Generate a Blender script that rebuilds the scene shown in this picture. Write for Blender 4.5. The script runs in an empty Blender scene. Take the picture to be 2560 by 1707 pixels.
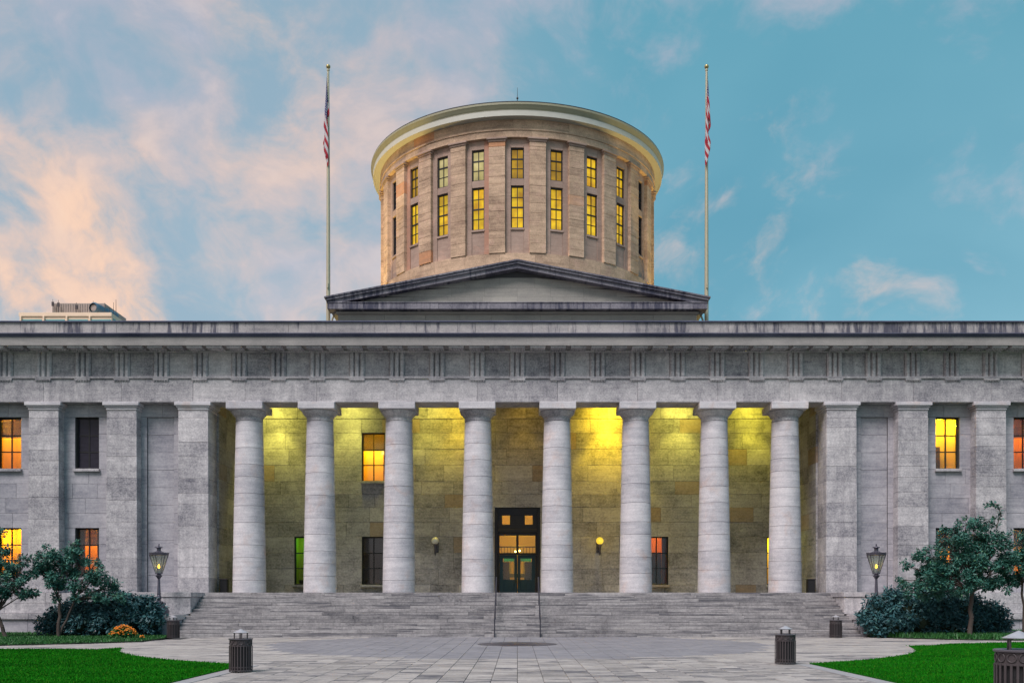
import bpy, math, random
from mathutils import Vector, Matrix, noise as mnoise
random.seed(11)
SC = bpy.context.scene
COL = SC.collection
PI = math.pi
R = math.radians

# ------------------------------------------------------------------ camera
EYE = 1.96            # eye height above the plaza
F = 2400.0            # focal length in photo pixels
CX, HY = 1293.5, 1498.0   # axis of the building and horizon line in the photo
cam = bpy.data.cameras.new('camera')
cam.sensor_width = 36.0
cam.lens = 36.0 * F / 2560.0
cam.shift_x = -(CX - 1280.0) / 2560.0
cam.shift_y = (HY - 853.5) / 2560.0
cam.clip_start = 0.1
cam.clip_end = 5000
camo = bpy.data.objects.new('camera', cam)
camo.location = (0, 0, EYE)
camo.rotation_euler = (R(90), 0, 0)
COL.objects.link(camo)
SC.camera = camo
SC.view_settings.view_transform = 'Standard'
SC.view_settings.look = 'None'
SC.view_settings.exposure = 0.0
SC.view_settings.gamma = 1.0
SC.view_settings.use_curve_mapping = False
SC.cycles.max_bounces = 6
SC.cycles.sample_clamp_indirect = 6.0
SC.cycles.use_denoising = True

# ------------------------------------------------------------------ node helper
class NT:
    def __init__(s, tree):
        s.t = tree; s.n = tree.nodes; s.l = tree.links
    def new(s, typ, **kw):
        n = s.n.new(typ)
        for k, v in kw.items():
            setattr(n, k, v)
        return n
    def put(s, sock, v):
        if v is None: return
        if hasattr(v, 'is_output'): s.l.new(v, sock)
        else:
            if isinstance(v, (tuple, list)) and len(v) == 3 and sock.type == 'RGBA': v = (*v, 1)
            sock.default_value = v
    def math(s, op, a, b=None, c=None, clamp=False):
        n = s.new('ShaderNodeMath', operation=op, use_clamp=clamp)
        s.put(n.inputs[0], a); s.put(n.inputs[1], b); s.put(n.inputs[2], c)
        return n.outputs[0]
    def vmath(s, op, a, b=None, scale=None):
        n = s.new('ShaderNodeVectorMath', operation=op)
        s.put(n.inputs[0], a); s.put(n.inputs[1], b)
        if scale is not None: s.put(n.inputs[3], scale)
        return n.outputs[0] if op not in ('DOT_PRODUCT', 'LENGTH') else n.outputs[1]
    def noise(s, vec, scale, detail=4, rough=.55, dist=0.0):
        n = s.new('ShaderNodeTexNoise')
        s.put(n.inputs['Vector'], vec)
        n.inputs['Scale'].default_value = scale; n.inputs['Detail'].default_value = detail
        n.inputs['Roughness'].default_value = rough; n.inputs['Distortion'].default_value = dist
        return n.outputs[0]
    def maprange(s, v, a, b, c=0.0, d=1.0, smooth=False):
        n = s.new('ShaderNodeMapRange', interpolation_type='SMOOTHSTEP' if smooth else 'LINEAR')
        s.put(n.inputs[0], v); s.put(n.inputs[1], a); s.put(n.inputs[2], b); s.put(n.inputs[3], c); s.put(n.inputs[4], d)
        return n.outputs[0]
    def mix(s, f, a, b, blend='MIX'):
        n = s.new('ShaderNodeMix', data_type='RGBA', blend_type=blend)
        s.put(n.inputs[0], f); s.put(n.inputs[6], a); s.put(n.inputs[7], b)
        return n.outputs[2]
    def sep(s, v):
        n = s.new('ShaderNodeSeparateXYZ'); s.put(n.inputs[0], v); return n.outputs
    def comb(s, x, y, z):
        n = s.new('ShaderNodeCombineXYZ'); s.put(n.inputs[0], x); s.put(n.inputs[1], y); s.put(n.inputs[2], z); return n.outputs[0]

# ------------------------------------------------------------------ world: dusk sky with clouds
SUN_EL, SUN_AZ = R(55), R(-30)      # broad twilight glow from behind the camera, a little to the left
w = bpy.data.worlds.new('World'); SC.world = w; w.use_nodes = True
t = NT(w.node_tree); t.n.clear()
d = t.new('ShaderNodeTexCoord').outputs['Generated']
dx, dy, dz = t.sep(d)
up = t.math('MAXIMUM', dz, 0.0)
q = t.vmath('SCALE', d, scale=t.math('DIVIDE', 1.0, t.math('ADD', up, 0.42)))
qx, qy, qz = t.sep(q)
SEED = 13.37
pl = t.comb(qx, t.math('MULTIPLY', qy, .8), SEED)
wob = t.new('ShaderNodeTexNoise'); t.put(wob.inputs['Vector'], pl); wob.inputs['Scale'].default_value = 2.6; wob.inputs['Detail'].default_value = 4
plw = t.vmath('ADD', pl, t.vmath('SCALE', t.vmath('SUBTRACT', wob.outputs['Color'], (.5, .5, .5)), scale=.26))
n1 = t.noise(plw, 8.2, 8, .60, .1)
n2 = t.noise(plw, 2.0, 3, .5, .2)
n3 = t.noise(t.vmath('ADD', plw, (7.1, 3.3, 1.0)), 3.0, 4, .5, .3)
n4 = t.noise(t.vmath('ADD', pl, (2.0, 9.0, 4.0)), 1.5, 2, .5, .1)
side = t.maprange(t.math('ADD', dx, t.math('MULTIPLY', t.math('SUBTRACT', n4, .5), .15)), -.14, .15, 0, 1, True)   # 0 cloud bank on the left .. 1 clear on the right
high = t.maprange(dz, .14, .52, 0, 1, True)
sky = t.new('ShaderNodeTexSky', sky_type='NISHITA', sun_disc=False)
sky.sun_elevation = R(7); sky.sun_rotation = PI + SUN_AZ; sky.altitude = 200; sky.dust_density = .6; sky.ozone_density = 2.5
nish = t.mix(1.0, sky.outputs[0], (.10, .10, .10), 'MULTIPLY')
clear_r = t.mix(high, (.360, .650, .775), (.145, .405, .530))
clear_l = t.mix(high, (.44, .56, .65), (.31, .46, .575))
clear = t.mix(side, clear_l, clear_r)
clear = t.mix(t.maprange(n2, .36, .64, 0, .6), clear, t.mix(side, (.27, .43, .555), (.085, .32, .455)))
clear = t.mix(.10, clear, nish)
cover = t.math('ADD', n1, t.math('MULTIPLY', side, -.24))
cover = t.math('ADD', cover, t.math('MULTIPLY', t.math('SUBTRACT', n4, .5), .08))
cover = t.math('ADD', cover, t.math('MULTIPLY', t.math('MULTIPLY', side, high), .10))
mask = t.math('MULTIPLY', t.maprange(cover, .33, .63, 0, 1, True), .95)
warm = t.math('ADD', t.math('MULTIPLY', t.math('SUBTRACT', n3, .5), 3.0), t.maprange(dx, -.42, .25, .70, .20))
warm = t.math('ADD', warm, t.maprange(dz, .12, .5, .34, -.36), clamp=True)
ccol = t.mix(warm, t.mix(high, (.55, .57, .65), (.43, .465, .565)), (1.0, .66, .48))
ccol = t.mix(t.maprange(cover, .55, .72, 0, .45), ccol, t.mix(warm, (.72, .67, .69), (1.05, .78, .58)))
col = t.mix(mask, clear, ccol)
bg = t.new('ShaderNodeBackground'); t.put(bg.inputs[0], col); bg.inputs[1].default_value = 1.0
wo = t.new('ShaderNodeOutputWorld'); t.l.new(bg.outputs[0], wo.inputs[0])

sl = bpy.data.lights.new('sun', 'SUN'); sl.energy = 3.7; sl.angle = R(26); sl.color = (1.0, .93, .93)
so = bpy.data.objects.new('sun', sl); COL.objects.link(so)
so.rotation_euler = (R(90) - SUN_EL, 0, SUN_AZ)   # light travels towards +Y and down
so.location = (0, -20, 60)

# ------------------------------------------------------------------ materials
def principled(name):
    m = bpy.data.materials.new(name); m.use_nodes = True
    t = NT(m.node_tree); b = t.n['Principled BSDF']
    return m, t, b

def stone(name, dark, light, amp=(.35, .45, .5, .5), rust=0.0, rustcol=(.42, .24, .12), drips=0.0, rough=.85, speck=13.0, bedz=7.0, bump=.35, streaky=0.0, sv=(.9, 7.0, 1.0), pink=0.0):
    m, t, b = principled(name)
    pos = t.new('ShaderNodeNewGeometry').outputs['Position']
    rnd = t.new('ShaderNodeObjectInfo').outputs['Random']
    off = t.vmath('ADD', pos, t.comb(t.math('MULTIPLY', rnd, 37.0), t.math('MULTIPLY', rnd, 19.0), t.math('MULTIPLY', rnd, 53.0)))
    A = t.noise(pos, .45, 4, .55, .4)
    x, y, z = t.sep(off)
    B = t.noise(t.comb(t.math('MULTIPLY', x, .55), t.math('MULTIPLY', y, .55), t.math('MULTIPLY', z, bedz)), 1.0, 4, .6, .3)
    C = t.noise(pos, speck, 5, .7)
    G = t.noise(t.vmath('ADD', off, (4.0, 2.0, 9.0)), 2.3, 5, .65, .6)
    C = t.math('ADD', t.math('MULTIPLY', C, .62), t.math('MULTIPLY', G, .38))
    f = t.math('ADD', .5, t.math('MULTIPLY', t.math('SUBTRACT', A, .5), amp[0] * 2))
    f = t.math('ADD', f, t.math('MULTIPLY', t.math('SUBTRACT', B, .5), amp[1] * 2))
    f = t.math('ADD', f, t.math('MULTIPLY', t.math('SUBTRACT', C, .5), amp[2] * 2))
    f = t.math('ADD', f, t.math('MULTIPLY', t.math('SUBTRACT', rnd, .5), amp[3]), clamp=True)
    c = t.mix(f, dark, light)
    if rust:
        r2 = t.math('FRACT', t.math('MULTIPLY', rnd, 17.31))
        k = t.math('MULTIPLY', t.maprange(r2, 1 - rust, 1 - rust * .75, 0, .75), t.maprange(B, .3, .6, .6, 1))
        c = t.mix(k, c, t.mix(f, tuple(v * .7 for v in rustcol), tuple(v * 1.15 for v in rustcol)))
    if pink:
        K = t.noise(t.vmath('ADD', pos, (13.0, 5.0, 2.0)), .8, 4, .6, .5)
        c = t.mix(t.maprange(K, .55, .70, 0, pink), c, t.mix(f, (.30, .16, .11), (.74, .50, .40)))
    if drips:
        x, y, z = t.sep(pos)
        D1 = t.noise(t.comb(t.math('MULTIPLY', x, 3.2), y, t.math('MULTIPLY', z, .45)), 1.0, 5, .65)
        D2 = t.noise(t.comb(t.math('MULTIPLY', x, .22), y, t.math('MULTIPLY', z, .1)), 1.0, 2)
        k = t.maprange(t.math('ADD', D1, t.math('MULTIPLY', t.math('SUBTRACT', D2, .5), .9)), .50, .66, 0, drips)
        c = t.mix(k, c, (.048, .050, .080))
    if streaky:
        x, y, z = t.sep(off)
        S = t.noise(t.comb(t.math('MULTIPLY', x, sv[0]), t.math('MULTIPLY', y, sv[1]), t.math('MULTIPLY', z, sv[2])), 1.0, 5, .7)
        S = t.math('ADD', S, t.math('MULTIPLY', t.math('SUBTRACT', A, .5), .35))
        c = t.mix(t.maprange(S, .50, .63, 0, streaky), c, (.07, .07, .085))
    t.put(b.inputs['Base Color'], c)
    b.inputs['Roughness'].default_value = rough
    b.inputs['Specular IOR Level'].default_value = .25
    bn = t.new('ShaderNodeBump'); bn.inputs['Strength'].default_value = bump; bn.inputs['Distance'].default_value = .03
    t.put(bn.inputs['Height'], t.math('ADD', t.math('MULTIPLY', C, .6), t.math('MULTIPLY', B, .6)))
    t.l.new(bn.outputs[0], b.inputs['Normal'])
    return m

M = {}
M['facade'] = stone('limestone_facade', (.105, .103, .130), (.71, .668, .67), (.45, .22, .95, .28), speck=11.0, drips=.22)
M['wing'] = stone('limestone_wing_wall', (.15, .152, .19), (.54, .515, .54), (.45, .35, .60, .12), speck=9.0)
M['column'] = stone('limestone_column', (.24, .236, .275), (.80, .755, .76), (.35, .34, .55, .20), bedz=6.0, pink=.35)
M['parapet'] = stone('stained_parapet_stone', (.15, .145, .16), (.56, .515, .49), (.35, .2, .8, .2), drips=.85)
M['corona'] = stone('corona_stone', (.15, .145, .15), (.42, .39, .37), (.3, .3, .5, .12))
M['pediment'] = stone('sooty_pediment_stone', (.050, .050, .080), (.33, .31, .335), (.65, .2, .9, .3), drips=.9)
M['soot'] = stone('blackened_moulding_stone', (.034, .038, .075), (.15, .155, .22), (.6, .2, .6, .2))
M['tympanum'] = stone('tympanum_stone', (.20, .195, .185), (.45, .42, .37), (.4, .3, .5, .22), rust=.06, rustcol=(.40, .30, .26))
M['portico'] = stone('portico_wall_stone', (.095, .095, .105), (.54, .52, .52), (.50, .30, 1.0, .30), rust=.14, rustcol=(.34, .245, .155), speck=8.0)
M['drum'] = stone('floodlight_tinted_drum_stone', (.185, .120, .085), (.76, .535, .365), (.50, .42, .85, .20), rust=.035, rustcol=(.55, .23, .10), pink=.5)  # floodlight warmth is put into the drum stone's own colour
M['drumgrey'] = stone('drum_bay_stone', (.20, .135, .11), (.52, .375, .30), (.4, .3, .5, .2), rust=.05, rustcol=(.46, .22, .14), pink=.6)  # bay stone carries the same warm light tint in its colour
M['step'] = stone('worn_step_stone', (.085, .082, .092), (.49, .46, .455), (.55, .35, .80, .18), speck=9.0, bedz=2.0, streaky=.8, sv=(.30, 1.2, 7.0))
M['slab'] = stone('light_paving_stone', (.125, .115, .112), (.53, .485, .455), (.45, .15, .7, .30), streaky=.9, bump=.2, sv=(.45, 1.7, 1.0))
M['slabdark'] = stone('blue_grey_paving_stone', (.125, .123, .138), (.38, .362, .378), (.4, .15, .4, .42), streaky=.45, bump=.2, sv=(.8, 2.2, 1.0))
M['kerb'] = stone('granite_border', (.17, .17, .18), (.38, .37, .38), (.2, .1, .3, .2))
M['mortar'] = stone('dark_joint_mortar', (.05, .05, .055), (.10, .10, .10), (.2, .2, .3, .1))

def simple(name, colr, rough=.6, metal=0.0, var=.25, scale=9.0, spec=.4, tint=None):
    m, t, b = principled(name)
    pos = t.new('ShaderNodeNewGeometry').outputs['Position']
    n = t.noise(pos, scale, 4, .6)
    hi = tint or tuple(min(1, v * (1 + var)) for v in colr)
    t.put(b.inputs['Base Color'], t.mix(n, tuple(v * (1 - var) for v in colr), hi))
    b.inputs['Roughness'].default_value = rough; b.inputs['Metallic'].default_value = metal
    b.inputs['Specular IOR Level'].default_value = spec
    return m
M['iron'] = simple('dark_bronze_paint', (.055, .045, .048), .45, 0, .3, 14)
M['lampiron'] = simple('violet_grey_lamp_iron', (.085, .08, .105), .35, .3, .3, 10)
M['liner'] = simple('black_bin_liner', (.012, .012, .014), .7)
M['hood'] = simple('pale_hood_metal', (.42, .41, .44), .4, .3)
M['frame'] = simple('black_window_frame', (.012, .012, .014), .5)
M['doorframe'] = simple('dark_door_surround', (.022, .02, .025), .5)
M['door'] = simple('deep_teal_door_paint', (.008, .032, .045), .4)
M['cornice'] = simple('painted_cornice', (.30, .285, .19), .5, 0, .15, 2.5)
M['cornicewhite'] = simple('pale_cornice_fascia', (.50, .485, .42), .5, 0, .1, 2.5)
M['roof'] = simple('dark_roof_metal', (.05, .05, .055), .5, 0, .3)
M['pole'] = simple('brushed_pole', (.46, .42, .30), .4, .35, .15, 5)
M['gold'] = simple('gilt_ball', (.42, .34, .15), .35, .7)
M['rail'] = simple('handrail_steel', (.045, .045, .06), .45, .3)
M['bark'] = simple('grey_brown_bark', (.075, .058, .05), .9, 0, .5, 18)
M['soil'] = simple('dark_planting_soil', (.018, .03, .016), .95, 0, .5, 6)
M['seal'] = simple('bronze_seal', (.085, .078, .095), .4, .5, .4, 8)
M['ground'] = simple('far_ground', (.16, .155, .15), .95, 0, .3, .5)
M['towerwall'] = simple('peach_precast_panel', (.80, .60, .43), .7, 0, .12, .4)
M['towerplant'] = simple('grey_plant_cladding', (.33, .27, .24), .7, 0, .25, .6)
M['towerglass'] = simple('teal_tower_glass', (.10, .33, .33), .15, 0, .3, .3, .6)
M['duct'] = simple('steel_duct', (.10, .17, .23), .4, .5, .3, 1)
M['globe'] = simple('unlit_white_globe', (.72, .72, .62), .3, 0, .05)

def leafmat(name, dark, light, rough=.5, scale=1.6, stretch=(1, 1, 1), odd=None):
    m, t, b = principled(name)
    pos = t.new('ShaderNodeNewGeometry').outputs['Position']
    n = t.noise(t.vmath('MULTIPLY', pos, stretch), scale, 4, .6); n2_ = t.noise(pos, 22.0, 2, .7)
    ri = t.new('ShaderNodeNewGeometry').outputs['Random Per Island']
    k = t.maprange(t.math('ADD', t.math('MULTIPLY', n, .5), t.math('ADD', t.math('MULTIPLY', n2_, .3), t.math('MULTIPLY', ri, .2))), .30, .68)
    cc = t.mix(k, dark, light)
    if odd: cc = t.mix(t.maprange(t.math('FRACT', t.math('MULTIPLY', ri, 7.7)), .86, .97, 0, .8), cc, odd)
    t.put(b.inputs['Base Color'], cc)
    b.inputs['Roughness'].default_value = rough
    b.inputs['Specular IOR Level'].default_value = .35 if rough < .8 else .05
    return m
M['leaf'] = leafmat('tree_leaf', (.008, .046, .040), (.060, .205, .160), odd=(.10, .23, .11))
M['shrubleaf'] = leafmat('shrub_leaf', (.008, .036, .046), (.046, .140, .155), odd=(.08, .20, .17))
M['cover'] = leafmat('ground_cover_leaf', (.012, .075, .020), (.040, .155, .030))
M['bloom'] = leafmat('orange_bloom', (.65, .14, .015), (.90, .34, .04), .6, 8)
M['grass'] = leafmat('mown_grass_blade', (.002, .062, .002), (.014, .205, .006), .9, .55, (.35, 1.2, 1), (.07, .20, .012))
M['lawn'] = leafmat('lawn_turf', (.003, .048, .002), (.012, .125, .005), .95, .55, (.35, 1.2, 1))

def emit(name, c1, c2, strength, scale=1.2, stretch=(1, 1, 1), spec=.5):
    """lit window pane: glossy glass over a glowing room with uneven curtains and furniture"""
    m, t, b = principled(name)
    pos = t.new('ShaderNodeNewGeometry').outputs['Position']
    v = t.vmath('MULTIPLY', pos, stretch)
    n = t.maprange(t.noise(v, scale, 3, .5), .34, .66, 0, 1)
    t.put(b.inputs['Base Color'], (.01, .01, .01))
    t.put(b.inputs['Emission Color'], t.mix(n, c1, c2))
    x_, y_, z_ = t.sep(pos)
    fold = t.math('SINE', t.math('ADD', t.math('MULTIPLY', x_, 38.0), t.math('MULTIPLY', t.noise(pos, 1.5, 2), 9.0)))
    k_ = t.math('ADD', t.maprange(t.noise(t.vmath('ADD', pos, (3.0, 8.0, 1.0)), .7, 3), .35, .65, .62, 1.2), t.math('MULTIPLY', fold, .03))
    t.put(b.inputs['Emission Strength'], t.math('MULTIPLY', strength, k_) if strength < 3 else strength)
    b.inputs['Roughness'].default_value = .08
    return m
M['amber'] = emit('lit_amber_pane', (.70, .36, .006), (1.0, .66, .012), .85, 1.2)
M['amberdim'] = emit('dim_amber_pane', (.36, .19, .006), (.55, .31, .01), .75, 1.2)
M['cream'] = emit('pale_lit_pane', (.50, .42, .16), (.66, .56, .26), .85, 1.2)
M['orange'] = emit('lit_orange_pane', (.85, .20, .004), (1.0, .42, .008), .9, 1.0, (1, 1, .5))
M['redpane'] = emit('dim_red_pane', (.035, .006, .005), (.15, .018, .004), .8, 2.2)
M['deepred'] = emit('deep_red_pane', (.10, .010, .002), (.34, .045, .003), .8, 2.2)
M['greenpane'] = emit('green_lit_pane', (.003, .085, .02), (.22, .36, .01), .85, 3.2, (1.8, 1, .7))
M['greenglow'] = emit('green_reflection_glow', (.005, .14, .02), (.01, .22, .03), .8)  # glow colour of the strip that imitates a green reflection
M['yellowpane'] = emit('yellow_lit_pane', (.55, .55, .01), (.8, .8, .02), .8)
M['doorpane'] = emit('door_glass', (.07, .03, .004), (.34, .15, .006), .8, 3.0, (2, 1, .8))
M['transompane'] = emit('transom_glass', (.22, .03, .002), (.62, .24, .012), .9, 3.0, (4, 1, .6))
M['flame'] = emit('gas_flame', (1, .42, .02), (1, .55, .04), 8.0)
M['globelit'] = emit('lit_globe', (1, .60, .03), (1, .68, .06), 1.1)
M['bulb'] = emit('bright_bulb', (1, .72, .12), (1, .8, .2), 14.0)
M['lampface'] = emit('downlight_face', (1, .80, .15), (1, .85, .2), 6.0)
def darkglass():
    m, t, b = principled('dark_window_glass')
    pos = t.new('ShaderNodeNewGeometry').outputs['Position']
    n = t.noise(t.vmath('MULTIPLY', pos, (1, 1, 6)), 1.4, 3)
    t.put(b.inputs['Base Color'], t.mix(n, (.010, .010, .018), (.035, .033, .05)))
    b.inputs['Roughness'].default_value = .12; b.inputs['Specular IOR Level'].default_value = .25
    return m
M['dark'] = darkglass()
def glass():
    m, t, b = principled('lantern_glass')
    b.inputs['Base Color'].default_value = (.22, .30, .28, 1)
    b.inputs['Roughness'].default_value = .1
    b.inputs['Alpha'].default_value = .26
    return m
M['glass'] = glass()
def flagmat(name, cu, cv):
    m, t, b = principled(name)
    uv = t.new('ShaderNodeUVMap').outputs[0]
    u, v, _ = t.sep(uv)
    st = t.math('GREATER_THAN', t.math('FRACT', t.math('MULTIPLY', v, 3.5)), .5)
    c = t.mix(st, (.30, .005, .018), (.44, .42, .43))
    # dark blue canton with rows of pale stars
    inc = t.math('MULTIPLY', t.math('LESS_THAN', u, cu), t.math('GREATER_THAN', v, cv))
    vor = t.new('ShaderNodeTexVoronoi'); t.put(vor.inputs['Vector'], t.comb(t.math('MULTIPLY', u, 17), t.math('MULTIPLY', v, 15), 0.0))
    vor.inputs['Scale'].default_value = 1.0; vor.inputs['Randomness'].default_value = 0.0
    star = t.math('LESS_THAN', vor.outputs['Distance'], .22)
    c = t.mix(inc, c, t.mix(star, (.025, .03, .11), (.6, .6, .65)))
    t.put(b.inputs['Base Color'], c); b.inputs['Roughness'].default_value = .8
    return m
M['flagR'] = flagmat('striped_flag_cloth', .4, .45)
M['flagL'] = flagmat('dark_flag_cloth', .62, .30)

# ------------------------------------------------------------------ mesh helpers
WL = {}                      # world location of each object's origin
def link(name, data, mat=None, parent=None, loc=(0, 0, 0), kind=None, label=None, cat=None, group=None):
    o = bpy.data.objects.new(name, data)
    COL.objects.link(o)
    base = Vector((0, 0, 0))
    if parent is not None:
        o.parent = parent; base = WL[parent.name]
    o.location = Vector(loc) - base
    WL[o.name] = Vector(loc)
    if mat is not None and data is not None and not data.materials:
        data.materials.append(mat)
    if kind: o['kind'] = kind
    if label: o['label'] = label
    if cat: o['category'] = cat
    if group: o['group'] = group
    return o
def thing(name, label, cat, loc=(0, 0, 0), group=None):
    return link(name, None, loc=loc, label=label, cat=cat, group=group)
def part(name, parent, loc=None):
    return link(name, None, parent=parent, loc=WL[parent.name] if loc is None else loc)

def cbox_data(hx, hy, hz, b):
    b = min(b, hx * .45, hy * .45, hz * .45)
    V, idx = [], {}
    for sx in (-1, 1):
        for sy in (-1, 1):
            for sz in (-1, 1):
                idx[sx, sy, sz] = len(V)
                V += [(sx * hx, sy * (hy - b), sz * (hz - b)), (sx * (hx - b), sy * hy, sz * (hz - b)), (sx * (hx - b), sy * (hy - b), sz * hz)]
    Fs = []
    S = (-1, 1)
    for s in S:
        Fs.append([idx[s, a, c] + 0 for a, c in ((-1, -1), (1, -1), (1, 1), (-1, 1))])
        Fs.append([idx[a, s, c] + 1 for a, c in ((-1, -1), (1, -1), (1, 1), (-1, 1))])
        Fs.append([idx[a, c, s] + 2 for a, c in ((-1, -1), (1, -1), (1, 1), (-1, 1))])
    for s1 in S:
        for s2 in S:
            Fs.append([idx[s1, s2, -1] + 0, idx[s1, s2, -1] + 1, idx[s1, s2, 1] + 1, idx[s1, s2, 1] + 0])
            Fs.append([idx[s1, -1, s2] + 0, idx[s1, -1, s2] + 2, idx[s1, 1, s2] + 2, idx[s1, 1, s2] + 0])
            Fs.append([idx[-1, s1, s2] + 1, idx[-1, s1, s2] + 2, idx[1, s1, s2] + 2, idx[1, s1, s2] + 1])
    for k, i in idx.items():
        Fs.append([i, i + 1, i + 2])
    out = []
    for f in Fs:
        p = [Vector(V[i]) for i in f]
        n = (p[1] - p[0]).cross(p[2] - p[1]); c = sum(p, Vector()) / len(p)
        out.append(f if n.dot(c) > 0 else f[::-1])
    return V, out

class MB:
    def __init__(s): s.v = []; s.f = []; s.uv = None
    def add(s, V, Fs):
        o = len(s.v); s.v += [tuple(x) for x in V]; s.f += [[i + o for i in f] for f in Fs]
    def box(s, x0, x1, y0, y1, z0, z1, b=0.0):
        hx, hy, hz = (x1 - x0) / 2, (y1 - y0) / 2, (z1 - z0) / 2
        c = ((x0 + x1) / 2, (y0 + y1) / 2, (z0 + z1) / 2)
        if b > 0:
            V, Fs = cbox_data(hx, hy, hz, b)
        else:
            V = [(a * hx, e * hy, g * hz) for a in (-1, 1) for e in (-1, 1) for g in (-1, 1)]
            Fs = [[0, 1, 3, 2], [4, 6, 7, 5], [0, 4, 5, 1], [2, 3, 7, 6], [0, 2, 6, 4], [1, 5, 7, 3]]
        s.add([(v[0] + c[0], v[1] + c[1], v[2] + c[2]) for v in V], Fs)
    def lathe(s, prof, n=24, c=(0, 0), capb=True, capt=True, a0=0.0):
        V, Fs = [], []
        for r, z in prof:
            for k in range(n):
                a = a0 + 2 * PI * k / n
                V.append((c[0] + r * math.cos(a), c[1] + r * math.sin(a), z))
        for i in range(len(prof) - 1):
            for k in range(n):
                k2 = (k + 1) % n
                Fs.append([i * n + k, i * n + k2, (i + 1) * n + k2, (i + 1) * n + k])
        if capb: Fs.append(list(range(n))[::-1])
        if capt: Fs.append([(len(prof) - 1) * n + k for k in range(n)])
        s.add(V, Fs)
    def tube(s, p0, p1, r0, r1=None, n=8):
        p0, p1 = Vector(p0), Vector(p1); r1 = r0 if r1 is None else r1
        dv = (p1 - p0).normalized()
        a = dv.orthogonal().normalized(); b = dv.cross(a)
        V = [p0 + (a * math.cos(2 * PI * k / n) + b * math.sin(2 * PI * k / n)) * r0 for k in range(n)]
        V += [p1 + (a * math.cos(2 * PI * k / n) + b * math.sin(2 * PI * k / n)) * r1 for k in range(n)]
        Fs = [[k, (k + 1) % n, n + (k + 1) % n, n + k] for k in range(n)] + [list(range(n))[::-1], list(range(n, 2 * n))]
        s.add(V, Fs)
    def prism_xz(s, pts, y0, y1):          # polygon in the x-z plane (anticlockwise seen from -y), extruded along y
        n = len(pts)
        V = [(x, y0, z) for x, z in pts] + [(x, y1, z) for x, z in pts]
        Fs = [list(range(n)), list(range(n, 2 * n))[::-1]] + [[(k + 1) % n, k, n + k, n + (k + 1) % n] for k in range(n)]
        s.add(V, Fs)
    def prism_xy(s, pts, z0, z1):          # anticlockwise seen from above
        n = len(pts)
        V = [(x, y, z0) for x, y in pts] + [(x, y, z1) for x, y in pts]
        Fs = [list(range(n))[::-1], list(range(n, 2 * n))] + [[k, (k + 1) % n, n + (k + 1) % n, n + k] for k in range(n)]
        s.add(V, Fs)
    def profile_x(s, prof, x0, x1):        # profile of (y,z) points run along x
        n = len(prof)
        V = [(x0, y, z) for y, z in prof] + [(x1, y, z) for y, z in prof]
        Fs = [list(range(n)), list(range(n, 2 * n))[::-1]] + [[(k + 1) % n, k, n + k, n + (k + 1) % n] for k in range(n)]
        s.add(V, Fs)
    def arc(s, r0, r1, a0, a1, z0, z1, c, n=4):   # curved block; angle 0 faces the camera (-y)
        V, Fs = [], []
        for k in range(n + 1):
            a = a0 + (a1 - a0) * k / n
            sn, cs = math.sin(a), -math.cos(a)
            for r, z in ((r1, z0), (r1, z1), (r0, z1), (r0, z0)):
                V.append((c[0] + r * sn, c[1] + r * cs, z))
        for k in range(n):
            o = 4 * k
            for j in range(4):
                j2 = (j + 1) % 4
                Fs.append([o + j, o + 4 + j, o + 4 + j2, o + j2])
        Fs.append([0, 1, 2, 3]); Fs.append([4 * n + 3, 4 * n + 2, 4 * n + 1, 4 * n])
        s.add(V, Fs)
    def mesh(s, name, origin=(0, 0, 0), smooth=None):
        me = bpy.data.meshes.new(name)
        ox, oy, oz = origin
        me.from_pydata([(x - ox, y - oy, z - oz) for x, y, z in s.v], [], s.f)
        if smooth is not None:
            me.polygons.foreach_set('use_smooth', [True] * len(me.polygons))
            me.set_sharp_from_angle(angle=smooth)
        me.update()
        return me
    def build(s, name, mat, parent=None, origin=None, smooth=None, **kw):
        if origin is None:
            xs = [v[0] for v in s.v]; ys = [v[1] for v in s.v]; zs = [v[2] for v in s.v]
            origin = ((min(xs) + max(xs)) / 2, (min(ys) + max(ys)) / 2, min(zs))
        return link(name, s.mesh(name, origin, smooth), mat, parent, origin, **kw)

def blk(name, mat, parent, x0, x1, y0, y1, z0, z1, b=.012, **kw):
    m = MB(); m.box(x0, x1, y0, y1, z0, z1, b)
    return m.build(name, mat, parent, **kw)

def rows(z0, z1, h, fixed=(), rng=random):
    pts = sorted(set([z0, z1] + [f for f in fixed if z0 + .05 < f < z1 - .05]))
    out = [z0]
    for a, b in zip(pts, pts[1:]):
        n = max(1, round((b - a) / h))
        out += [a + (b - a) * (k + 1) / n for k in range(n)]
    return out

def ashlar(parent, x0, x1, zs, yf, yb, blen, openings, mat, rng, name='block', gap=.005, jit=.006, stag=True):
    for ri, (za, zb) in enumerate(zip(zs, zs[1:])):
        cuts = sorted((max(a, x0), min(b, x1)) for a, b, c, e in openings if c < zb - .02 and e > za + .02 and b > x0 and a < x1)
        segs, cur = [], x0
        for a, b in cuts:
            if a > cur + .02: segs.append((cur, a))
            cur = max(cur, b)
        if cur < x1 - .02: segs.append((cur, x1))
        for a, b in segs:
            n = max(1, round((b - a) / (blen * rng.uniform(.8, 1.25))))
            ed = [a + (b - a) * k / n for k in range(n + 1)]
            for k in range(1, n):
                ed[k] += (b - a) / n * rng.uniform(-.28, .28)
            for e0, e1 in zip(ed, ed[1:]):
                dy = rng.uniform(-jit, jit)
                blk(name, mat, parent, e0 + gap, e1 - gap, yf + dy, yb, za + gap, zb - gap, .010)

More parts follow.
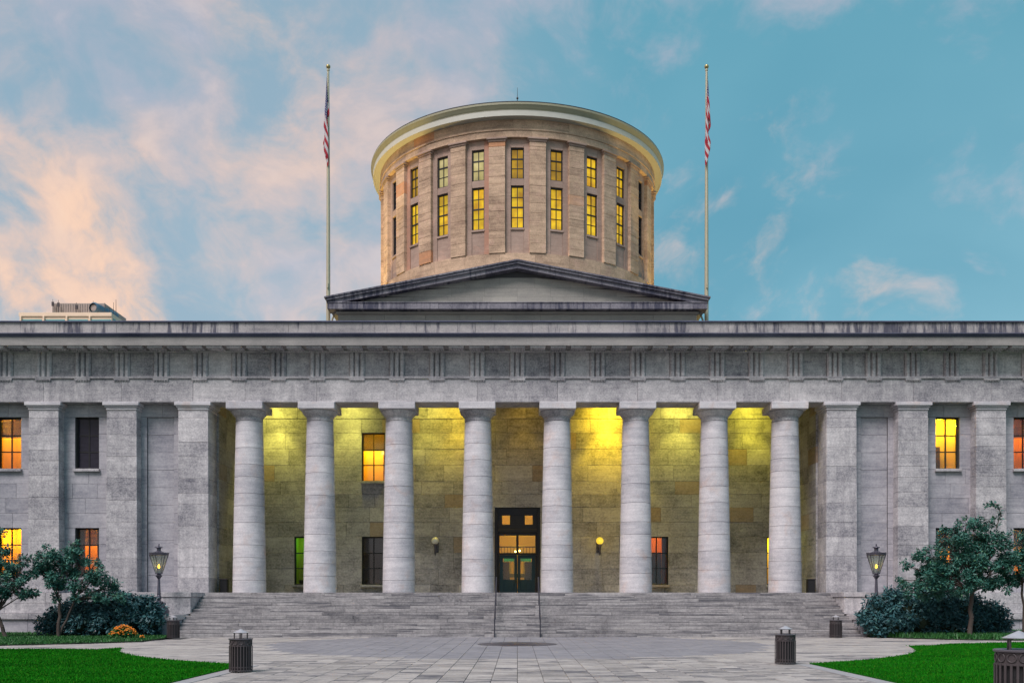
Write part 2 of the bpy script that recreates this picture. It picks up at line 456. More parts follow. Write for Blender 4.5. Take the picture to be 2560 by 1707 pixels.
def backing(parent, x0, x1, z0, z1, yf, yb, openings, mat, name='mortar_core'):
    zs = sorted(set([z0, z1] + [v for o in openings for v in (o[2], o[3]) if z0 < v < z1]))
    m = MB()
    for za, zb in zip(zs, zs[1:]):
        cur = x0
        for a, b, c, e in sorted(o for o in openings if o[2] < zb - .01 and o[3] > za + .01):
            if a > cur: m.box(cur, a, yf, yb, za, zb)
            cur = b
        if cur < x1: m.box(cur, x1, yf, yb, za, zb)
    return m.build(name, mat, parent)

def at(x, y, D):
    return Vector(((x - CX) * D / F, D, EYE + (HY - y) * D / F))

# ================================================================== GROUND
g = MB(); g.v = [(-2500, -300, -.12), (2500, -300, -.12), (2500, 4000, -.12), (-2500, 4000, -.12)]; g.f = [[0, 1, 2, 3]]
g.build('ground', M['ground'], origin=(0, 0, -.12), kind='structure')
pb = MB(); pb.box(-60, 60, 4, 54.4, -.11, -.032)
plaza = pb.build('plaza', M['mortar'], origin=(0, 30, -.11), kind='structure')

CCY, CRAD = 43.0, 16.5
LX, RX = -8.1, 8.85
def in_plaza(x, y):
    if LX - .3 < x < RX + .3: return y < 50.6
    if (x * x + (y - CCY) ** 2) < (CRAD + .6) ** 2: return y < 50.6
    if x < 0: return 36.9 < y < 46.0
    return 41.0 < y < 50.6
SLX, SLY = .64, .96
slabs = []
nx = int(46 / SLX)
for j in range(int((50.2 - 11) / SLY) + 1):
    y0 = 50.15 - (j + 1) * SLY; y1 = y0 + SLY
    for i in range(-nx, nx):
        x0 = i * SLX; x1 = x0 + SLX
        xc, yc = (x0 + x1) / 2, (y0 + y1) / 2
        if abs(xc) > .56 * yc + 1.2: continue
        if not any(in_plaza(a, b) for a in (x0, x1) for b in (y0, y1)): continue
        if math.hypot(xc, yc - 42.2) < 1.0: continue
        slabs.append((yc + abs(xc) * .05, x0, x1, y0, y1, xc, yc))
slabs.sort()
def is_dark(xc, yc): return math.hypot(xc, yc - 42.3) < 10.7
vis = [s for s in slabs if s[6] > 21.3]
rest_l, rest_d = MB(), MB()
slab_me = {}
for dk in (False, True):
    for v in range(3):
        m = MB(); m.box(-SLX / 2 + .006, SLX / 2 - .006, -SLY / 2 + .006, SLY / 2 - .006, -.05, 0, .007)
        me = m.mesh('slab'); me.materials.append(M['slabdark' if dk else 'slab']); slab_me[dk, v] = me
rg = random.Random(3)
cnt = 0
for s in slabs:
    _, x0, x1, y0, y1, xc, yc = s
    dk = is_dark(xc, yc)
    if yc > 21.3 and cnt < 300 and abs(xc) < .535 * yc:
        o = link('slab', slab_me[dk, rg.randrange(3)], None, plaza, (xc, yc, rg.uniform(-.003, .003)))
        cnt += 1
    else:
        mb = rest_d if dk else rest_l
        z = rg.uniform(-.003, .003)
        mb.box(x0 + .006, x1 - .006, y0 + .006, y1 - .006, -.05, z, .007)
rest_l.build('far_slabs', M['slab'], plaza, kind='stuff')
rest_d.build('far_blue_slabs', M['slabdark'], plaza, kind='stuff')

# bronze seal in the middle of the blue-grey circle
sm = MB(); sm.lathe([(1.75, -.03), (1.75, .012), (1.62, .028), (1.3, .020), (1.27, .032), (.5, .045)], 48, (0, 42.2))
sm.build('ground_seal', M['seal'], smooth=.5, label='dark round bronze seal set in the paving before the steps', cat='seal')

def arc_pts(x0, x1, n=16):
    out = []
    for k in range(n + 1):
        x = x0 + (x1 - x0) * k / n
        out.append((x, CCY - math.sqrt(max(0, CRAD ** 2 - x * x))))
    return out
lawnL = [(-45, 9), (LX, 9)] + arc_pts(LX, -15.9) + [(-16.3, 37.3), (-17.6, 37.6), (-45, 37.4)]
lawnR = [(RX, 9), (48, 9), (48, 44.0), (24, 44.0), (18.9, 42.0), (17.6, 40.6), (16.4, 40.2)] + arc_pts(15.95, RX)
def inside(pts, x, y):
    c = False; n = len(pts)
    for k in range(n):
        (xa, ya), (xb, yb) = pts[k], pts[(k + 1) % n]
        if (ya > y) != (yb > y) and x < (xb - xa) * (y - ya) / (yb - ya) + xa: c = not c
    return c
def blades(name, pts, count, h, mat, parent, rng, z0=.03, dens=None, wd=.012):
    V, Fs = [], []
    tries = 0
    x0 = min(p[0] for p in pts); x1 = max(p[0] for p in pts); y0 = max(min(p[1] for p in pts), 20.5); y1 = max(p[1] for p in pts)
    while len(Fs) < count and tries < count * 12:
        tries += 1
        # more blades near the camera
        y = y0 + (y1 - y0) * rng.random() ** 1.7
        x = rng.uniform(x0, x1)
        if abs(x) > .56 * y + .6 or not inside(pts, x + rng.gauss(0, .045), y + rng.gauss(0, .09)): continue
        a = rng.uniform(0, PI); hh = h * rng.uniform(.5, 1.25); ww = wd * (.6 + y / 40)
        lx, ly = rng.uniform(-.6, .6) * hh, rng.uniform(-.6, .6) * hh
        o = len(V)
        V += [(x - ww * math.cos(a), y - ww * math.sin(a), z0), (x + ww * math.cos(a), y + ww * math.sin(a), z0), (x + lx, y + ly, z0 + hh)]
        Fs.append([o, o + 1, o + 2])
    me = bpy.data.meshes.new(name); me.from_pydata(V, [], Fs); me.update()
    return link(name, me, mat, parent, (0, 0, 0), kind='stuff')
for pts, nm, sd in ((lawnL, 'left', 5), (lawnR, 'right', 6)):
    m = MB(); m.prism_xy(pts, -.08, .035)
    lo = m.build('lawn', M['lawn'], origin=(0, 0, -.08), kind='structure')
    b_ = blades('grass', pts, 60000, .045, M['grass'], None, random.Random(sd), .03)
    b_['label'] = 'bright green mown grass covering the %s lawn' % nm
    b_['category'] = 'grass'
# granite border along the walk and round the arc
def border(pts, wdt, name, closed=False):
    m = MB()
    for (xa, ya), (xb, yb) in zip(pts, pts[1:]):
        dv = Vector((xb - xa, yb - ya)); n = Vector((-dv.y, dv.x)).normalized() * wdt
        m.prism_xy([(xa, ya), (xb, yb), (xb + n.x, yb + n.y), (xa + n.x, ya + n.y)] if True else [], -.05, .012)
    return m.build(name, M['kerb'], origin=(0, 0, -.05), kind='structure')
border([(LX + .0, 28.55), (LX + .0, 9)], .42, 'kerb')
border([(RX, 9), (RX, 28.95)], .42, 'kerb')

bedL = [(-17.3, 44.3), (-17.75, 50.0), (-18.3, 50.05), (-18.3, 54.2), (-45, 54.2), (-45, 40.3), (-22, 40.6), (-19.2, 42.6)]
bedR = [(18.3, 50.05), (18.7, 49.6), (19.4, 48.2), (21.5, 46.6), (25, 45.7), (45, 45.7), (45, 54.2), (18.3, 54.2)]
for pts in (bedL[::-1], bedR):
    m = MB(); m.prism_xy(pts, -.1, .06)
    m.build('planting_bed', M['soil'], origin=(0, 0, -.1), kind='structure')
bl = blades('ground_cover', bedL, 22000, .12, M['cover'], None, random.Random(8), .05, wd=.02)
bl['label'] = 'low dark green ground cover along the left planting bed'; bl['category'] = 'ground cover'
br = blades('ground_cover', bedR, 16000, .26, M['cover'], None, random.Random(9), .05, wd=.022)
br['label'] = 'taller green ground cover along the right planting bed'; br['category'] = 'ground cover'

# ================================================================== STATEHOUSE
ZP, ZA = 2.35, 13.26
bld = thing('statehouse', 'long grey limestone statehouse with eight Doric columns before a recessed porch', 'building', (0, 58, 0))
rb = random.Random(21)
YF = 55.0            # face of architrave and pilasters
YW = 55.72           # wing wall face
XW = 36.0
Dw = 62.0            # porch back wall

# floor and roof slabs
blk('porch_floor', M['step'], bld, -18.3, 18.3, 54.62, 62.2, 1.6, ZP, .02)
blk('roof_slab', M['roof'], bld, -XW, XW, 56.6, 112, 16.4, 16.9, 0)
blk('roof_slab', M['roof'], bld, -18, 18, 56.7, 62.5, 14.85, 15.2, 0)     # porch ceiling
blk('inner_core', M['mortar'], bld, -17.6, 17.6, 67.6, 68, 0, 15.5, 0)
for s in (-1, 1):
    a, b = sorted((s * 18.2, s * XW))
    blk('inner_core', M['mortar'], bld, a, b, 59.5, 112, 0, 16.3, 0)

# ---- rooms seen through the lit windows
def clearglass():
    m, t, b = principled('clear_window_glass')
    t.n.remove(b)
    tr = t.new('ShaderNodeBsdfTransparent'); tr.inputs[0].default_value = (.93, .93, .92, 1)
    gl = t.new('ShaderNodeBsdfGlossy'); gl.inputs['Roughness'].default_value = .06
    lw = t.new('ShaderNodeLayerWeight'); lw.inputs[0].default_value = .25
    mx = t.new('ShaderNodeMixShader'); t.put(mx.inputs[0], t.maprange(lw.outputs[0], 0, 1, .035, .4))
    t.l.new(tr.outputs[0], mx.inputs[1]); t.l.new(gl.outputs[0], mx.inputs[2])
    t.l.new(mx.outputs[0], t.n['Material Output'].inputs[0])
    return m
M['clear'] = clearglass()
M['roomwall'] = simple('painted_room_wall', (.72, .44, .13), .85, 0, .12, 1.5, .1)
M['roomdark'] = simple('dark_room_furniture', (.05, .02, .012), .5, 0, .4, 3)
M['curtain'] = simple('heavy_curtain', (.22, .05, .03), .9, 0, .35, 5)
M['blind'] = simple('drawn_blind', (.085, .07, .075), .7, 0, .25, 6)
M['shade'] = emit('glowing_lamp_shade', (1, .62, .10), (1, .72, .2), 2.2)
def light_in(x, y, z, p, c, parent):
    l = bpy.data.lights.new('room_light', 'POINT'); l.energy = p * 2.0; l.color = c; l.shadow_soft_size = .15
    o = bpy.data.objects.new('room_light', l); COL.objects.link(o); o.parent = parent; o.location = Vector((x, y, z)) - WL[parent.name]
def room(parent, x0, x1, z0, z1, y0, dep, p, c, blind=0.0, curtains=False, lamp=None, shelf=False, wall='roomwall', seed=0):
    rg = random.Random(seed)
    m = MB(); e = .25
    a, b, lo, hi = x0 - e, x1 + e, z0 - .45, z1 + .25
    y1 = y0 + dep
    m.box(a - .05, b + .05, y1, y1 + .05, lo, hi); m.box(a - .05, a, y0, y1, lo, hi); m.box(b, b + .05, y0, y1, lo, hi)
    m.box(a, b, y0, y1, lo - .05, lo); m.box(a, b, y0, y1, hi, hi + .05)
    m.build('room', M[wall], parent)
    light_in((x0 + x1) / 2 + rg.uniform(-.3, .3), y0 + dep * .55, hi - .45, p, c, parent)
    if blind > 0:
        m = MB(); zb = z1 - (z1 - z0) * blind; n = max(3, int((z1 - zb) / .07))
        for k in range(n):
            z = z1 - (z1 - zb) * (k + .5) / n
            m.add([(x0, y0 + .03, z - .036), (x1, y0 + .03, z - .036), (x1, y0 + .045, z + .033), (x0, y0 + .045, z + .033)], [[0, 1, 2, 3]])
        m.box(x0, x1, y0 + .03, y0 + .07, zb - .05, zb - .01)
        m.build('blind', M['blind'], parent, kind='stuff')
    if curtains:
        for s in (-1, 1):
            V, Fs = [], []; n = 16; wdt = (x1 - x0) * .24
            for k in range(n + 1):
                xx = (x0 + wdt * k / n) if s < 0 else (x1 - wdt * k / n)
                yy = y0 + .14 + .05 * math.sin(k * 1.6)
                V += [(xx, yy, z0 - .3), (xx, yy, z1 + .15)]
            for k in range(n): Fs.append([2 * k, 2 * k + 2, 2 * k + 3, 2 * k + 1])
            m = MB(); m.add(V, Fs); m.build('curtain', M['curtain'], parent)
    if lamp:
        lx, lz = x0 + (x1 - x0) * lamp[0], z0 + (z1 - z0) * lamp[1]
        m = MB(); m.lathe([(.17, lz), (.10, lz + .24)], 14, (lx, y0 + .7), False, False); m.build('lamp_shade', M['shade'], parent, smooth=.6)
        m = MB(); m.tube((lx, y0 + .7, z0 - .4), (lx, y0 + .7, lz + .05), .02); m.build('lamp_stem', M['roomdark'], parent)
    if shelf:
        sx = x0 + (x1 - x0) * rg.uniform(.0, .45)
        m = MB(); m.box(sx, sx + .7, y1 - .4, y1 - .01, lo + .01, z0 + (z1 - z0) * rg.uniform(.35, .75), .01)
        m.build('cupboard', M['roomdark'], parent)
        m = MB(); m.box(x0 + .1, x1 - .2, y0 + .6, y0 + 1.0, z0 - .1, z0 + .02 + rg.uniform(0, .3), .01); m.build('desk', M['roomdark'], parent)
ORG, AMB, RED = (1, .70, .012), (1, .95, .03), (1, .13, .01)

# ---- wings
def window(parent, xc, w_, z0, z1, y, cols, rws, mats, depth=.05, frame=.07, sill=True, heavy=(), smat=None, name='window', inside=None):
    """window > frame, pane, sill; mats[row][col] from the top"""
    wd = part(name, parent, (xc, y, z0))
    m = MB()
    x0, x1 = xc - w_ / 2, xc + w_ / 2
    m.box(x0, x0 + frame, y - .06, y + .06, z0, z1, .006); m.box(x1 - frame, x1, y - .06, y + .06, z0, z1, .006)
    m.box(x0 + frame, x1 - frame, y - .058, y + .06, z1 - frame, z1, .006); m.box(x0 + frame, x1 - frame, y - .058, y + .06, z0, z0 + frame, .006)
    gx0, gx1, gz0, gz1 = x0 + frame, x1 - frame, z0 + frame, z1 - frame
    for c in range(1, cols):
        xx = gx0 + (gx1 - gx0) * c / cols
        m.box(xx - .036, xx + .036, y - .04, y + .02, gz0, gz1)
    for r in range(1, rws):
        zz = gz1 - (gz1 - gz0) * r / rws
        hw = .045 if r in heavy else .032
        m.box(gx0, gx1, y - .046 if r in heavy else y - .036, y + .02, zz - hw, zz + hw)
    m.build('window_frame', M['frame'], wd)
    for r in range(rws):
        for c in range(cols):
            a = gx0 + (gx1 - gx0) * c / cols; b = gx0 + (gx1 - gx0) * (c + 1) / cols
            e = gz1 - (gz1 - gz0) * (r + 1) / rws; h = gz1 - (gz1 - gz0) * r / rws
            row = mats[min(r, len(mats) - 1)]
            blk('pane', M['clear'] if inside else M[row[min(c, len(row) - 1)]], wd, a + .004, b - .004, y - .012, y + .012, e + .004, h - .004, 0)
    if inside: room(wd, x0, x1, z0, z1, y + .07, 2.2, **inside)
    if sill:
        blk('sill', smat or M['facade'], wd, x0 - .08, x1 + .08, y - .52, y + .1, z0 - .17, z0 - .004, .02)
    return wd

PCX = [811, 990, 1185, 1380]                    # pilaster centres, photo pixels from the axis
PCX = [p * YF / F for p in PCX] + [35.6]
WINX = [24.98, 29.5, 33.9]
zU0, zU1 = EYE + (HY - 1173) * 55.9 / F, EYE + (HY - 1044) * 55.9 / F
zL0, zL1 = EYE + (HY - 1441) * 55.9 / F, EYE + (HY - 1320) * 55.9 / F
WW = 1.38
for s in (-1, 1):
    ops = []
    for wx in WINX:
        ops += [(s * wx - WW / 2, s * wx + WW / 2, zL0, zL1), (s * wx - WW / 2, s * wx + WW / 2, zU0, zU1)]
    nxc = s * 20.72                              # blind niche between the two inner pilasters
    ops.append((nxc - .78, nxc + .78, ZP - .01, zU1))
    wall = part('wing_wall', bld, (s * 27, YW, ZP))
    zs = rows(ZP, ZA, .92, (zL0, zL1, zU0, zU1))
    a, b = sorted((s * 18.7, s * XW))
    ashlar(wall, a, b, zs, YW, YW + .42, 1.9, ops, M['wing'], rb)
    backing(wall, a, b, ZP, ZA, YW + .05, YW + .5, ops, M['mortar'])
    # niche back
    ashlar(wall, nxc - .8, nxc + .8, rows(ZP, zU1, 1.05), YW + .13, YW + .6, 3, [], M['wing'], rb, 'niche_block')
    for k, wx in enumerate(WINX):
        xc = s * wx
        DK = None
        if s < 0:
            up_ = [DK, dict(p=75, c=ORG, blind=.36, lamp=(.75, .12), seed=1), dict(p=70, c=ORG, seed=2)][k]
            lo_ = [dict(p=44, c=(1, .48, .012), blind=.34, curtains=True, lamp=(.85, .42), shelf=True, seed=3), dict(p=85, c=ORG, curtains=False, shelf=True, seed=4), dict(p=70, c=ORG, seed=5)][k]
        else:
            up_ = [dict(p=95, c=AMB, lamp=(.2, .72), shelf=True, seed=6), dict(p=60, c=(1, .40, .012), blind=.36, lamp=(.12, .45), shelf=True, seed=7), dict(p=70, c=ORG, seed=8)][k]
            lo_ = [dict(p=60, c=ORG, blind=.45, curtains=True, shelf=True, seed=9), dict(p=50, c=ORG, blind=.4, seed=10), dict(p=70, c=ORG, seed=11)][k]
        window(bld, xc, WW - .01, zU0 + .004, zU1 - .004, YW + .34, 2, 3, [['dark']], inside=up_)
        window(bld, xc, WW - .01, zL0 + .004, zL1 - .004, YW + .34, 2, 3, [['dark']], inside=lo_)
    # plinth under the wing
    base = part('plinth', bld, (s * 27, 54.5, 0))
    a, b = sorted((s * 19.9, s * XW))
    ashlar(base, a, b, [1.17, 1.76, ZP - .004], 54.62, 56.6, 2.6, [], M['facade'], rb)
    ashlar(base, a, b, [.84, 1.166], 54.34, 56.5, 3.2, [], M['facade'], rb, 'ledge_block')
    ashlar(base, a, b, [-.1, .836], 54.46, 56.5, 2.8, [], M['wing'], rb)
    # pilasters
    for k, px in enumerate(PCX):
        x = s * px
        anta = k == 0
        hw = .89
        pil = part('pilaster', bld, (x, YF, ZP))
        yb = 56.62 if anta else YW + .3
        zz = [ZP]
        while zz[-1] < 12.0:
            zz.append(zz[-1] + rb.choice((.62, .85, 1.1, 1.25)))
        zz[-1] = 12.35
        if zz[-1] - zz[-2] < .4: zz.pop(-2)
        for za, zb in zip(zz, zz[1:]):
            j = rb.uniform(-.006, .006); tp = .035 * (za - ZP) / 10
            blk('block', M['facade'], pil, x - hw + tp, x + hw - tp, YF + .02 + j, yb, za + .004, zb - .004, .012)
        blk('neck_block', M['facade'], pil, x - .85, x + .85, YF + .03, yb, 12.354, 12.80, .012)
        m = MB()
        m.box(x - .89, x + .89, YF - .02, yb + .03, 12.803, 12.95, .03)
        m.box(x - .95, x + .95, YF - .08, yb + .05, 12.953, 13.05, .04)
        m.box(x - 1.04, x + 1.04, YF - .15, yb + .08, 13.052, ZA - .004, .02)
        m.build('capital', M['column'], pil)

# ---- porch side walls and back wall
for s in (-1, 1):
    sw = part('porch_side_wall', bld, (s * 17.9, 59, ZP))
    for za, zb in zip(*(lambda z: (z, z[1:]))(rows(ZP, 14.84, .95))):
        ed = [56.64, 58.3 + rb.uniform(-.4, .4), 60.2 + rb.uniform(-.4, .4), Dw + .1]
        for e0, e1 in zip(ed, ed[1:]):
            a, b = sorted((s * (17.62 + rb.uniform(-.005, .005)), s * 18.2))
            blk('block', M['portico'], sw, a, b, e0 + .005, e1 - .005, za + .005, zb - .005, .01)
PW = 1.49
zu0, zu1 = EYE + (HY - 1203) * Dw / F, EYE + (HY - 1082) * Dw / F
zl0, zl1 = EYE + (HY - 1461) * Dw / F, EYE + (HY - 1341) * Dw / F
DX0, DX1, DZ1 = -1.46, 1.46, EYE + (HY - 1268) * Dw / F
pw = [(-9.3, zu0, zu1), (-9.3, zl0, zl1), (9.0, zl0, zl1), (-13.66, zl0, zl1), (16.86, zl0, zl1)]
ops = [(x - PW / 2, x + PW / 2, a, b) for x, a, b in pw] + [(DX0, DX1, ZP - .01, DZ1)]
bw = part('porch_back_wall', bld, (0, Dw, ZP))
zs = rows(ZP, 13.62, .93, (zl0, zl1, DZ1, zu0, zu1))
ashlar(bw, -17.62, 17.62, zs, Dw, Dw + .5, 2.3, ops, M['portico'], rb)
ashlar(bw, -17.62, 17.62, [13.62, 14.84], Dw - .06, Dw + .5, 2.6, [], M['portico'], rb, 'frieze_block')
backing(bw, -17.7, 17.7, ZP - .2, 14.86, Dw + .05, Dw + .6, ops, M['mortar'])
pin = {0: dict(p=150, c=(1, .85, .02), blind=.34, lamp=(.85, .6), seed=21), 1: dict(p=1.2, c=(1, .4, .3), blind=.35, shelf=True, wall='blind', seed=22), 2: dict(p=15, c=(1, .30, .01), curtains=True, shelf=True, seed=23),
       3: dict(p=15, c=(.12, 1, .08), curtains=False, shelf=True, seed=24), 4: dict(p=80, c=(.8, 1, .06), seed=25)}
for k, (x, a, b) in enumerate(pw):
    window(bld, x, PW - .01, a + .004, b - .004, Dw + .22, 2, 3, [['dark']], smat=M['portico'], inside=pin[k])

# doorway: surround, panel with two square lights, transom, two leaves
dw = part('entrance_door', bld, (0, Dw + .25, ZP))
yd = Dw + .2
m = MB()
zt1, zt0 = EYE + (HY - 1337) * Dw / F, EYE + (HY - 1381) * Dw / F        # transom opening
hd0, hd1 = EYE + (HY - 1310) * Dw / F, EYE + (HY - 1287) * Dw / F        # square lights
m.box(DX0 + .003, DX0 + .17, yd - .14, yd + .3, ZP, DZ1 - .003, .015); m.box(DX1 - .17, DX1 - .003, yd - .14, yd + .3, ZP, DZ1 - .003, .015)
zc = EYE + (HY - 1330) * Dw / F
m.box(DX0 + .17, DX1 - .17, yd - .12, yd + .3, zc, zc + .22, .02)          # cornice rail
m.box(DX0 + .17, DX1 - .17, yd - .04, yd + .3, zc + .22, hd0, .01)
m.box(DX0 + .17, DX1 - .17, yd - .04, yd + .3, hd1, DZ1 - .004, .01)
sq = [(-.98, -.49), (.49, .98)]
for a, b in ((DX0 + .17, -.98), (-.49, .49), (.98, DX1 - .17)):
    m.box(a, b, yd - .04, yd + .3, hd0, hd1)
m.box(DX0 + .17, DX1 - .17, yd - .02, yd + .28, zt1, zc, .01)
m.box(-.075, .075, yd - .03, yd + .28, zt0, zt1)
m.box(DX0 + .17, DX0 + .30, yd - .02, yd + .28, zt0 - .14, zt1); m.box(DX1 - .30, DX1 - .17, yd - .02, yd + .28, zt0 - .14, zt1)
m.box(DX0 + .30, DX1 - .30, yd - .02, yd + .28, zt0 - .14, zt0, .01)
m.build('door_surround', M['doorframe'], dw)
for a, b in sq: blk('pane', M['clear'], dw, a, b, yd + .02, yd + .04, hd0, hd1, 0)
for a, b in ((DX0 + .30, -.075), (.075, DX1 - .30)): blk('pane', M['clear'], dw, a, b, yd + .05, yd + .07, zt0, zt1, 0)
for s in (-1, 1):
    m = MB()
    a, b = sorted((s * .012, s * 1.15)); ztop = zt0 - .15
    ga, gb = sorted((s * .20, s * .93))
    gz0, gz1 = EYE + (HY - 1448) * Dw / F, EYE + (HY - 1395) * Dw / F
    m.box(a, ga, yd + .02, yd + .1, ZP + .01, ztop, .008); m.box(gb, b, yd + .02, yd + .1, ZP + .01, ztop, .008)
    m.box(ga, gb, yd + .02, yd + .1, gz1, ztop, .008); m.box(ga, gb, yd + .04, yd + .1, ZP + .01, gz0, .008)
    for q0, q1 in ((.06, .44), (.56, .94)):
        xa, xb = ga + (gb - ga) * q0, ga + (gb - ga) * q1
        m.box(xa, xb, yd + .022, yd + .05, ZP + .25, gz0 - .18, .02)
    m.build('door_leaf', M['door'], dw)
    blk('pane', M['clear'], dw, ga, gb, yd + .05, yd + .06, gz0, gz1, 0)
    m = MB(); m.box(s * .1 - .03, s * .1 + .03, yd - .06, yd + .03, gz0 - .22, gz0 - .02, .012); m.build('door_handle', M['liner'], dw)
    blk('side_panel', M['doorframe'], dw, *sorted((s * 1.155, s * 1.285)), yd + .03, yd + .2, ZP, ztop, .01)
lob = MB(); yl = yd + .32
lob.box(-1.6, 1.6, yl + 3.6, yl + 3.65, ZP, DZ1 + .3); lob.box(-1.65, -1.6, yl, yl + 3.6, ZP, DZ1 + .3); lob.box(1.6, 1.65, yl, yl + 3.6, ZP, DZ1 + .3)
lob.box(-1.6, 1.6, yl, yl + 3.6, DZ1 + .3, DZ1 + .35); lob.box(-1.6, 1.6, yl, yl + 3.6, ZP - .03, ZP + .012)
lob.build('lobby', M['roomwall'], dw)
m = MB()
for k in range(13): m.box(-1.3 + k * .21, -1.27 + k * .21, yl + 1.6, yl + 1.64, zt0 - 1.3, zt0 + .45)
m.box(-1.4, 1.4, yl + 1.58, yl + 1.66, zt0 + .45, zt0 + .53); m.box(-1.4, 1.4, yl + 1.55, yl + 1.7, zt0 - 1.55, zt0 - 1.3)
m.build('balustrade', M['roomdark'], dw)
for s in (-1, 1):
    m = MB(); m.box(s * .55 - .34, s * .55 + .34, yl + .02, yl + .05, gz1_ - .16 if False else EYE + (HY - 1402) * Dw / F, EYE + (HY - 1394) * Dw / F); m.build('door_reflection_strip', M['greenglow'], dw)  # glowing strip stands in for the green reflection atop the door glass
    m = MB(); m.box(s * .75 - .3, s * .75 + .25, yl + 1.0, yl + 1.5, ZP + .013, ZP + 2.1, .02); m.build('display_case', M['roomdark'], dw)
light_in(0, yl + .9, DZ1 - .4, 50, (1, .95, .02), dw)
light_in(0, yl + 1.0, zt0 + .3, 16, (1, .95, .02), dw)
light_in(0, yl + .8, ZP + 1.6, 13, (.9, 1, .03), dw)
for bx, bz in ((-.13, zt0 + .09), (.15, zt0 + .14)):
    m = MB(); m.lathe([(.012, -.055), (.045, -.03), (.055, 0), (.045, .03), (.012, .055)], 12); me = m.mesh('lamp_bulb', smooth=1.5)
    link('lamp_bulb', me, M['bulb'], dw, (bx, yd + .02, bz))

# ---- columns
CXS = [-614, -452.5, -295, -98.6]     # px from axis at the column axis depth
COLX = [-616 * 1.0884, -453.7 * 1.0884, -272.2 * 1.0884, -91 * 1.0884, 91.2 * 1.0884, 271.8 * 1.0884, 452.2 * 1.0884, 615 * 1.0884]
COLX = [p * 55.85 / F for p in COLX]
YC = 55.9
ZN = 12.53
def crad(z):
    u = (z - ZP) / (ZN - ZP)
    return .950 - .195 * u ** 1.22
rc = random.Random(31)
for x in COLX:
    c = part('portico_column', bld, (x, YC, ZP))
    zz = [ZP + .004]
    while zz[-1] < ZN - 1.1:
        zz.append(zz[-1] + rc.choice((.72, .95, 1.1, 1.3)))
    zz[-1] = ZN - .30
    if zz[-1] - zz[-2] < .35: zz.pop(-2)
    for za, zb in zip(zz, zz[1:]):
        m = MB(); g_ = .006
        pr = [(crad(za) - .045, za + .002), (crad(za) - .02, za + .004), (crad(za), za + .016), (crad((za + zb) / 2), (za + zb) / 2), (crad(zb), zb - .016), (crad(zb) - .02, zb - .004), (crad(zb) - .045, zb - .002)]
        m.lathe(pr, 48, (x, YC)); m.build('column_drum', M['column'], c, smooth=.5)
    m = MB(); z0 = ZN - .30
    m.lathe([(crad(z0) - .03, z0), (crad(z0) - .03, z0 + .03), (crad(z0) + .005, z0 + .04), (.755, ZN - .06), (.785, ZN - .055), (.785, ZN - .035), (.77, ZN - .03), (.80, ZN), (.98, ZN + .20), (1.025, ZN + .27), (1.02, ZN + .325)], 48, (x, YC))
    m.build('echinus', M['facade'], c, smooth=.6)
    blk('abacus', M['column'], c, x - 1.045, x + 1.045, YC - 1.12, YC + 1.12, ZN + .328, ZA - .006, .02)

# ---- entablature
arch = part('architrave', bld, (0, YF, ZA))
ed = [-XW]
stops = sorted([-XW] + [s * p for p in PCX for s in (-1, 1)] + COLX)
stops = [-XW] + [p for p in stops if abs(p) < XW - .6] + [XW]
for a, b in zip(stops, stops[1:]):
    blk('lintel_block', M['facade'], arch, a + .005, b - .005, YF + rb.uniform(-.006, .006), YF + 1.66, ZA, 14.595, .012)
blk('taenia', M['facade'], arch, -XW, XW, YF - .09, YF + .3, 14.60, 14.715, .012)
TR = [0, 100.4, 200.8, 301.2, 401, 500, 598, 696, 794, 891, 989, 1087, 1185, 1282, 1380, 1478]
TR = sorted(set([s * v * YF / F for v in TR for s in (-1, 1)]))
# regula with six drops, triglyph with cut grooves
m = MB(); m.box(-.45, .45, -.085, .02, -.10, 0, .008)
for k in range(6): m.lathe([(.042, -.155), (.03, -.10)], 8, (-.375 + k * .15, -.035))
reg_me = m.mesh('regula'); reg_me.materials.append(M['facade'])
m = MB(); h = 1.36; tw = .445
xs = [(-tw, .03), (-tw + .075, -.085), (-.215, -.085), (-.15, .07), (-.085, -.085), (.085, -.085), (.15, .07), (.215, -.085), (tw - .075, -.085), (tw, .03)]
V = [(x, y, 0) for x, y in xs] + [(x, y, h) for x, y in xs] + [(-tw, .1, 0), (tw, .1, 0), (-tw, .1, h), (tw, .1, h)]
n = len(xs)
Fs = [[k, k + 1, n + k + 1, n + k] for k in range(n - 1)]
Fs += [[2 * n, 0, n, 2 * n + 2], [n - 1, 2 * n + 1, 2 * n + 3, 2 * n - 1], list(range(n))[::-1] + [2 * n, 2 * n + 1], list(range(n, 2 * n)) + [2 * n + 3, 2 * n + 2]]
m.add(V, Fs); m.box(-tw - .015, tw + .015, -.105, .1, h + .002, h + .14, .01)
tri_me = m.mesh('triglyph'); tri_me.materials.append(M['facade'])
fr = part('frieze', bld, (0, YF, 14.72))
for x in TR:
    if abs(x) > XW - .5: continue
    link('regula', reg_me, None, fr, (x, YF, 14.598))
    link('triglyph', tri_me, None, fr, (x, YF + .03, 14.72))
for a, b in zip(TR, TR[1:]):
    if abs(b) > XW or abs(a) > XW: continue
    blk('metope', M['facade'], fr, a + .455, b - .455, YF + .10 + rb.uniform(0, .02), YF + .5, 14.718, 16.2, .012)
blk('frieze_core', M['mortar'], fr, -XW, XW, YF + .16, YF + 1.6, 14.72, 16.22, 0)
